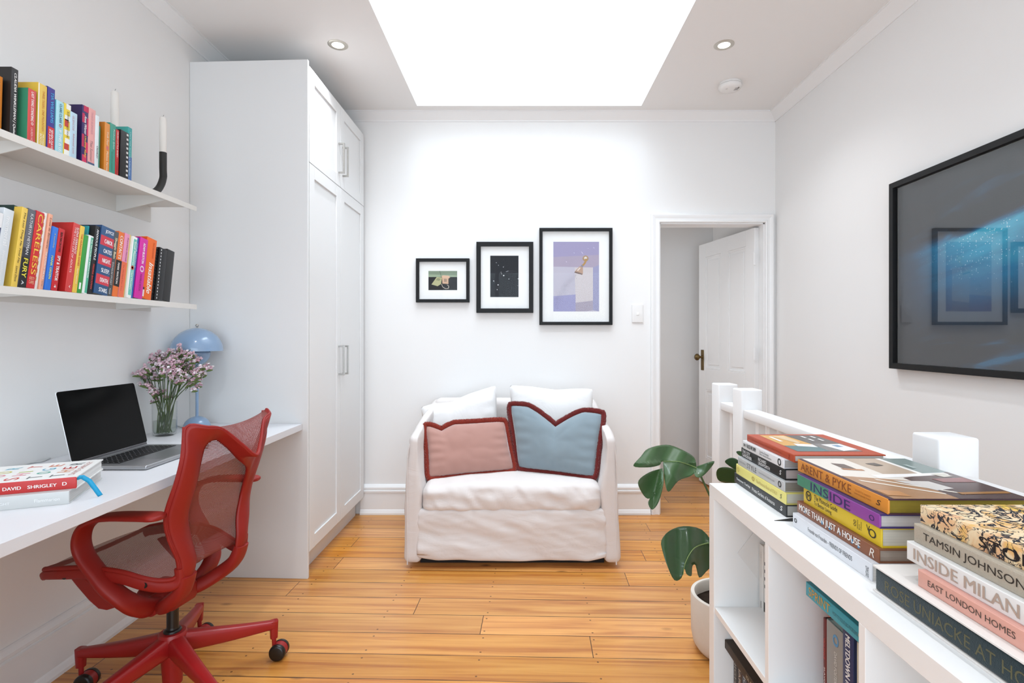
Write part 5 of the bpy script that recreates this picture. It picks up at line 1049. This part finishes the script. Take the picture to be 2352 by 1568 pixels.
def art_shower(b, X, Z, p):
    fld(b, X, Z, rect(p), 'BDB9C6', 0); fld(b, X, Z, [(p[0], p[1]), (p[2], p[1]), (p[2], 608), (1362, 614), (p[0], 612)], '9F98B8', 1); fld(b, X, Z, [(p[0], 590), (1376, 585), (1376, 608), (1362, 614), (p[0], 612)], 'AA9FB2', 2)
    fld(b, X, Z, [(1362, 614), (p[2], 608), (p[2], p[3]), (1362, 712)], '9C9CBB', 2); fld(b, X, Z, [(1320, 614), (1362, 614), (1362, 690), (1322, 695)], 'CBC4C6', 2); fld(b, X, Z, [(p[0], 680), (1322, 676), (1322, p[3]), (p[0], p[3])], '9A98BE', 1); fld(b, X, Z, [(1322, 695), (1362, 690), (1362, 712), (1345, p[3]), (1322, p[3])], 'A79FAE', 3)
    disc(b, X, Z, 1345, 593.5, 7, 'A98D6C', 4, 16); disc(b, X, Z, 1345, 592.5, 3.4, 'D8D0C8', 5, 12)
    stroke(b, X, Z, [(1346, 594), (1345, 601), (1341, 607), (1338, 610)], 2.2, 'B08B55', 5); stroke(b, X, Z, [(1338, 609), (1335, 614)], 2.6, '8A8790', 6)
    fld(b, X, Z, [(1332, 611), (1339, 614), (1339, 629), (1337, 631), (1319, 626), (1321, 622)], 'B99A86', 5); fld(b, X, Z, [(1319, 626), (1337, 631), (1338, 628), (1321, 623)], '7A655E', 6); fld(b, X, Z, [(1331, 614), (1334, 615), (1328, 622), (1325, 621)], 'DDD0C6', 6)
    rr = random.Random(3)
    for _ in range(520):
        t = rr.random() ** .8; cx_ = 1328 - 56 * t; cy_ = 630 + 30 * t + 42 * t * t; w = 7 + 12 * t
        x, y = cx_ + rr.gauss(0, w * .35), cy_ + rr.gauss(0, w * .55)
        if p[0] < x < p[2] and p[1] < y < p[3]: disc(b, X, Z, x, y, rr.uniform(.12, .5), rr.choice(('5A5468', '6E667A', 'D9D3DC', '4A4358')), 7, 5)
    for x, y, a in ((1335, 578, 4), (1318, 580, 1.5), (1363, 568, 2), (1300, 600, 2), (1350, 570, 1)): stroke(b, X, Z, [(x, y), (x + a, y + a * 1.2)], .3, 'E4E0EA', 4)
framed('smallest framed print over the sofa, a beige telephone with a phone book', (955, 593, 1078, 694), 7.2, (984, 622, 1050, 666), art_phone)
framed('middle framed print over the sofa, a black night sky with stars', (1094, 555, 1225, 718), 10, (1126, 587, 1191, 682), art_stars)
framed('tallest framed print over the sofa, a running brass shower head', (1239, 523, 1407, 746), 7.2, (1271, 555, 1376, 715), art_shower)
# large wave photograph on the right-hand wall
t = thing('framed_picture', 'large black framed photograph of a dark blue wave, alone on its wall', 'picture', (XR, 2.50, 1.080))
PWd, PHt, f = 1.24, .862, .026; b = MB()
frame_ring(b, [(-PWd, 0), (0, 0), (0, PHt), (-PWd, PHt)], f, lambda q, dp: (-dp, q[0], q[1]), .038, BLK)
b.build('frame', t, bevel=.0012)
b = MB(); b.grid(lambda u, v: Vector((-.009, -f - u * (PWd - 2 * f), f + v * (PHt - 2 * f))), 1, 1, ocean_material(), lambda u, v: (u, v)); b.build('print', t, solid=.002)
b = MB(); b.quad([(-.026, -PWd + f * .6, f * .6), (-.026, -f * .6, f * .6), (-.026, -f * .6, PHt - f * .6), (-.026, -PWd + f * .6, PHt - f * .6)], PGW); b.build('glazing', t)

# ------------------------------------------------------------------ balustrade round the stair
bl = thing('balustrade', 'white timber stair balustrade with square posts behind the bookcase', 'railing', (1.0, 0, 0))
for y0, y1 in ((2.72, 2.82), (2.44, 2.54), (1.281, 1.372)):
    b = MB(); b.rbox((.05, (y0 + y1) / 2, .4925), (.05, (y1 - y0) / 2, .4925), .007, TRIM, 3); b.build('post', bl, smooth=40)
for y0, y1 in ((2.54, 2.72), (1.372, 2.44), (-1.54, 1.281)):
    b = MB(); b.rbox((.043, (y0 + y1) / 2, .875), (.033, (y1 - y0) / 2, .02), .005, TRIM, 2); b.build('handrail', bl, smooth=40)
ys = [2.63] + [2.44 - .103 * i for i in range(1, 10)] + [1.281 - .108 * i for i in range(1, 26)]
for y in ys:
    b = MB(); b.box(.028, .058, y - .015, y + .015, .0, .8555, TRIM); b.build('baluster', bl)

# ------------------------------------------------------------------ bookcase
bc = thing('bookcase', 'low white cube bookcase carrying three stacks of books', 'bookcase', (0, 0, 0))
BX0, BX1 = .586, .976; KAL = mat('EFEEEC', .42, .45, var=.006)
b = MB(); b.box(BX0, BX1, .174, 1.673, .732, .770, KAL); b.build('top', bc, bevel=.001)
b = MB(); b.box(BX0, BX1, .174, 1.673, .0, .038, KAL); b.build('bottom', bc, bevel=.001)
for y0, y1 in ((1.633, 1.673), (.174, .214)):
    b = MB(); b.box(BX0, BX1, y0, y1, .038, .732, KAL); b.build('side_panel', bc, bevel=.001)
for y0, y1 in ((1.270, 1.289), (.912, .930), (.554, .572)):
    b = MB(); b.box(BX0, BX1, y0, y1, .038, .732, KAL); b.build('divider', bc, bevel=.0008)
for y0, y1 in ((1.289, 1.633), (.930, 1.270), (.572, .912), (.214, .554)):
    b = MB(); b.box(BX0 + .002, BX1, y0, y1, .384, .402, KAL); b.build('shelf', bc, bevel=.0008)
def cell_book(label, X, y0, t, h, z0, cover, spine=None, texts=(), depth=.14, patches=()):
    """upright book whose spine faces the room (-x)"""
    o = thing('book', label, 'book', (X, y0, z0), group='books inside the bookcase')
    C_ = cm(cover); S_ = cm(spine) if spine else C_; b = MB(); bd = .0018
    b.box(.0015, depth, 0, bd, 0, h, C_); b.box(.0015, depth, t - bd, t, 0, h, C_); b.rbox((.002, t / 2, h / 2), (.002, t / 2, h / 2), .0018, S_, n=2)
    for a0, a1, w0, w1, c in patches: b.quad([(-.0003, t * (1 - w0), h * (1 - a0)), (-.0003, t * (1 - w1), h * (1 - a0)), (-.0003, t * (1 - w1), h * (1 - a1)), (-.0003, t * (1 - w0), h * (1 - a1))], cm(c))
    for tx in texts:
        s, a0, a1, w0, w1, c = tx[:6]
        b.text(s, (-.0006, t * (1 - w0), h * (1 - a0)), (0, 0, -1), (0, -1, 0), h * (a1 - a0), t * (w1 - w0), cm(c), .012 if len(tx) > 6 else 0, 0)
    b.build('cover', o, smooth=40)
    b = MB(); b.box(.004, depth - .002, bd, t - bd, .0015, h - .003, PAGES); b.build('pages', o); return o
ZS = .402
cell_book('white paperback with small grey lettering against the bookcase end panel', .722, 1.600, .027, .197, ZS, 'E6E3DE', None, [('A QUIET WAY OF LOOKING', .1, .5, .4, .6, 'A89F95'), ('PODIUM', .86, .96, .35, .65, '3A3A3A')], .13)
cell_book('slim white book with dark blots and a black foot beside the white paperback', .724, 1.583, .016, .205, ZS, 'E9E7E3', None, (), .14, ((.84, .98, 0, 1, '1E1E1E'), (.25, .3, .2, .8, '3A3A44'), (.36, .41, .2, .8, '3A3A44'), (.47, .52, .2, .8, '3A3A44'), (.58, .63, .2, .8, '4A5A50')))
b = MB(); b.prism([(0, 0), (.183, .183), (0, .366), (-.183, .183)], 'y', 0, .002, cm('E9E7E4')); o = tag(b.build('white_card'), 'square white card standing on one corner inside the bookcase', 'card'); o.location = (.786, 1.6293, ZS); 
o.scale = (.70, 1, .90)
cell_book('thin maroon paperback with red and white lettering in the bookcase', .660, 1.1585, .0125, .212, ZS, '5A1C1E', '662022', [('SLAVOJ ZIZEK', .5, .85, .3, .7, 'E8DCD8', 'b'), ('VIOLENCE', .2, .42, .3, .7, 'C0332F', 'b')])
cell_book('thick grey paperback with white capitals in the bookcase', .660, 1.0935, .0645, .216, ZS, '8D8A85', '918E89', [('DAVID FOSTER WALLACE', .25, .78, .46, .6, 'D9D6D0'), ('INFINITE JEST', .82, 1., .46, .6, 'D9D6D0'), ('o', .08, .19, .38, .7, '4F8DB8', 'b')])
cell_book('navy book with bold white capitals in the bookcase', .656, 1.0575, .0355, .250, ZS, '1F2C55', '24345F', [('MELTDOWN ICELAND', .1, .72, .3, .72, 'F2F2F2', 'b')], .14, ((.72, 1, 0, 1, '5A86B8'),))
cell_book('cream paperback lettered in grey lower case in the bookcase', .662, 1.0275, .0295, .224, ZS, 'DDD6BE', 'E2DBC6', [('meg wolitzer', .12, .62, .35, .62, '6E6A5E')])
cell_book('black book with one large white letter behind the cream paperback', .700, .9945, .0325, .250, ZS, '1B1B1D', None, [('A', .03, .16, .2, .8, 'E6E6E6', 'b')])
cell_book('orange red paperback set back behind the thin maroon one', .702, 1.2000, .0250, .250, ZS, 'C2491F', 'CF5527', [('GABRIEL', .03, .4, .3, .7, 'F0E4DA', 'b')], .13)
flat_book('turquoise book lying across the tops of the standing books', 'books inside the bookcase', .632, .965, 1.190, .15, ZS + .2515, .030, '2F97AC', '36A0B4', 'DDD6CC', [('SPRINT', .06, .42, .2, .82, 'D8A03A'), ('HOW TO SOLVE BIG PROBLEMS', .46, .82, .35, .6, '1F6A78'), ('IN JUST FIVE DAYS', .83, .98, .35, .6, 'D8A03A')], soft=True)
cell_book('dark novel in the lower cell nearest the end panel', .645, 1.600, .030, .240, .038, '2A2522', '332C28', [('NIGHT', .1, .5, .3, .7, 'B9AFA0')])
cell_book('brown black paperback in the lower cell, second from the end panel', .645, 1.568, .030, .240, .038, '3A2A22', '463228', [('HARVEST', .1, .6, .3, .7, 'C9B59A')])
cell_book('slate blue book in the lower cell under the dark picture book', .645, 1.530, .036, .240, .038, '2B323C', '36404C', [('NORTH', .1, .5, .3, .7, 'C9CDD2')])
cell_book('oxblood book in the lower cell closest to the divider', .645, 1.490, .036, .240, .038, '4A201C', '582822', [('ROOTS', .1, .5, .3, .7, 'D9C5B0')])
WOOD = mat('3E352E', .6, .3, bump=.3, bscale=60, var=.6, vscale=14)
flat_book('large book with a weathered dark photograph on its cover, lying in the lower cell', 'books inside the bookcase', .618, 1.345, 1.630, .24, .2785, .026, '352D28', '3A322C', 'BDB3A5', [('ISLAND', .55, .8, .3, .7, 'B5A894')], wrap=WOOD)

# ------------------------------------------------------------------ plant
PX_, PY_ = .815, 2.085
pp = thing('potted_plant', 'split leaf plant in a pale round concrete pot beside the bookcase', 'plant', (PX_, PY_, 0))
CONC = mat('DCD2C6', .8, .25, bump=.25, bscale=80, var=.05, vscale=18)
b = MB(); b.lathe([(0, 0), (.105, 0), (.128, .010), (.142, .032), (.149, .07), (.151, .215), (.149, .221), (.137, .222), (.134, .218), (.133, .165), (0, .163)], CONC, 56); b.build('pot', pp, smooth=45)
b = MB(); rr = random.Random(2)
b.grid(lambda u, v: Vector((.133 * v * math.cos(2 * math.pi * u), .133 * v * math.sin(2 * math.pi * u), .178 + .012 * nz((math.cos(2 * math.pi * u) * v, math.sin(2 * math.pi * u) * v, 0), 4, 3))), 40, 12, mat('2E241D', .95, .1, bump=.8, bscale=120, var=.4, vscale=60), closed_u=True); b.build('soil', pp, smooth=180)
def leaf_material():
    m = mat('37542D', .36, .45, coat=.12, var=.2, vscale=9, bump=.12, bscale=45); return m
LEAF = leaf_material(); LEAF2 = mat('2F4B29', .34, .45, coat=.15, var=.2, vscale=9, bump=.12, bscale=45); PET = mat('4A6138', .45, .4, var=.1)
VEIN = mat('7C8F55', .45, .4)
def leaf(name, lobes, m, dfun, mr=None):
    """each lobe is an outline; all lobes of a leaf form one blade"""
    bm = bmesh.new()
    for pl in lobes:
        vs = [bm.verts.new((x, y, 0)) for x, y in pl]
        f = bm.faces.new(vs)
    bmesh.ops.triangulate(bm, faces=bm.faces[:])
    for _ in range(3): bmesh.ops.subdivide_edges(bm, edges=bm.edges[:], cuts=1, use_grid_fill=True, smooth=0)
    bmesh.ops.remove_doubles(bm, verts=bm.verts[:], dist=.3)
    for v in bm.verts:
        p = at(v.co.x, v.co.y, dfun(v.co.x, v.co.y)); v.co = p - Vector((PX_, PY_, 0))
    bmesh.ops.recalc_face_normals(bm, faces=bm.faces)
    me = bpy.data.meshes.new(name); bm.to_mesh(me); bm.free(); me.materials.append(m)
    o = bpy.data.objects.new(name, me); COL.objects.link(o); o.parent = pp
    me.polygons.foreach_set('use_smooth', [True] * len(me.polygons))
    md = o.modifiers.new('t', 'SOLIDIFY'); md.thickness = .0011; md.offset = 0
    if mr:
        b = MB(); b.tube([at(x, y, dfun(x, y) - .0022) - Vector((PX_, PY_, 0)) for x, y in crv(mr, 6)], lambda q: .0022 - .0012 * q, VEIN, 6); b.build('midrib', o, smooth=60)
    return o
def crv(pl, n=4): return [(p.x, p.y) for p in catmull([(x, y, 0) for x, y in pl], n)]
def rib(mr, x, y):     # distance (px) from a midrib polyline
    best = 1e9
    for (xa, ya), (xb, yb) in zip(mr, mr[1:]):
        l2 = (xb - xa) ** 2 + (yb - ya) ** 2; t = max(0, min(1, ((x - xa) * (xb - xa) + (y - ya) * (yb - ya)) / l2)); best = min(best, math.hypot(x - xa - t * (xb - xa), y - ya - t * (yb - ya)))
    return best
MRA = [(1600, 1074), (1560, 1060), (1523, 1059), (1512, 1085), (1503, 1130), (1498, 1168)]
dA = lambda x, y: 1.985 + .0009 * (x - 1530) + (.0022 * (1062 - y) if y < 1062 else -.0006 * (y - 1062)) - .0012 * rib(MRA, x, y) * (1 if y > 1062 else .2) + .012 * math.sin(x * .09 + y * .05)
leaf('leaf', [crv([(1600, 1074), (1594, 1050), (1565, 1032), (1530, 1021), (1489, 1030), (1472, 1048), (1455, 1070), (1488, 1073), (1514, 1068), (1523, 1059), (1560, 1063), (1600, 1074)])[:-1],
              crv([(1523, 1059), (1575, 1062), (1600, 1075), (1588, 1092), (1558, 1104), (1535, 1129), (1526, 1098), (1523, 1059)])[:-1],
              crv([(1522, 1075), (1492, 1084), (1467, 1103), (1471, 1125), (1488, 1145), (1508, 1131), (1519, 1108), (1522, 1075)])[:-1],
              crv([(1523, 1080), (1524, 1110), (1513, 1152), (1498, 1170), (1489, 1152), (1508, 1135), (1520, 1112), (1523, 1080)])[:-1],
              crv([(1594, 1074), (1611, 1067), (1641, 1059), (1624, 1084), (1608, 1096), (1596, 1092), (1594, 1074)])[:-1]], LEAF, dA, MRA[:3])
MRB = [(1628, 1246), (1595, 1258), (1575, 1290), (1569, 1320)]
dB = lambda x, y: 1.93 + .0011 * (x - 1570) + .0007 * rib(MRB, x, y) - .0006 * (y - 1260) + .01 * math.sin(x * .11)
leaf('leaf', [crv([(1640, 1250), (1612, 1216), (1570, 1208), (1537, 1219), (1519, 1241), (1522, 1266), (1534, 1302), (1549, 1332), (1565, 1327), (1572, 1306), (1577, 1318), (1588, 1322), (1590, 1300), (1598, 1298), (1606, 1326), (1622, 1312), (1640, 1290), (1640, 1250)], 3)[:-1]], LEAF2, dB, MRB)
leaf('leaf', [crv([(1700, 1082), (1672, 1073), (1651, 1075), (1645, 1088), (1652, 1104), (1676, 1110), (1702, 1108), (1700, 1082)])[:-1]], LEAF, lambda x, y: 2.16 + .0006 * (1700 - x) + .0012 * (y - 1085))
leaf('leaf', [crv([(1704, 1066), (1692, 1054), (1678, 1051), (1665, 1059), (1674, 1069), (1692, 1080), (1706, 1082), (1704, 1066)])[:-1]], LEAF2, lambda x, y: 2.26 + .0006 * (1700 - x))
leaf('leaf', [crv([(1714, 1045), (1702, 1036), (1691, 1037), (1697, 1045), (1708, 1049), (1714, 1045)])[:-1]], LEAF, lambda x, y: 2.30 + .0004 * (1700 - x))
o0 = Vector((PX_, PY_, 0))
for e, d in (((1603, 1078), 2.055), ((1628, 1247), 1.985), ((1698, 1098), 2.16), ((1703, 1072), 2.26), ((1712, 1046), 2.295)):
    tip = at(*e, d) - o0; r0 = Vector((tip.x * .15 + .01, tip.y * .2, .17)); mid = r0.lerp(tip, .5) + Vector((.035 if e[0] < 1640 else .01, 0, .03))
    b = MB(); b.tube(catmull([r0, mid, tip], 8), lambda q: .0065 - .003 * q, PET, 8); b.build('stalk', pp, smooth=60)

# ------------------------------------------------------------------ daylight, added fill lights and camera
def area(name, loc, rot, sx, sy, power, col=(1, 1, 1), spread=180):
    l = bpy.data.lights.new(name, 'AREA'); l.shape = 'RECTANGLE'; l.size = sx; l.size_y = sy; l.energy = power; l.color = col; l.spread = R(spread)
    o = bpy.data.objects.new(name, l); COL.objects.link(o); o.location = loc; o.rotation_euler = rot; return o
area('sky_over_skylight', ((SX0 + SX1) / 2, (SY0 + SY1) / 2, ZC + SH + .12), (0, 0, 0), SX1 - SX0, SY1 - SY0, 56, (.86, .955, 1.07), 128)
area('rear_fill_light', ((WX0 + WX1) / 2, YR - T - .15, (WZ0 + WZ1) / 2), (R(90), 0, 0), WX1 - WX0 + .3, WZ1 - WZ0 + .2, 112, (.82, .955, 1.11))  # added fill light, unseen, shining through the made-up rear doors
area('landing_fill_light', (HX0 + .03, 4.3, 1.4), (0, -R(90), 0), .7, 1.0, 4.4, (.95, .98, 1.02))  # added lamp to brighten the landing; no window stands there
w = bpy.data.worlds.new('sky'); scn.world = w; w.use_nodes = True
w.node_tree.nodes['Background'].inputs[0].default_value = (.86, .92, 1, 1); w.node_tree.nodes['Background'].inputs[1].default_value = 1.0
cam = bpy.data.cameras.new('camera'); cam.sensor_width = 36; cam.lens = F_PX / 2352 * 36; cam.shift_x = (1176 - CX) / 2352; cam.shift_y = (CY - 784) / 2352; cam.clip_start = .02
co = bpy.data.objects.new('camera', cam); COL.objects.link(co); co.location = (0, 0, EYE); co.rotation_euler = (R(90), 0, 0); scn.camera = co
vs_ = scn.view_settings; vs_.view_transform = 'Standard'; vs_.look = 'None'; vs_.gamma = 1; vs_.use_curve_mapping = False; vs_.exposure = 0.0
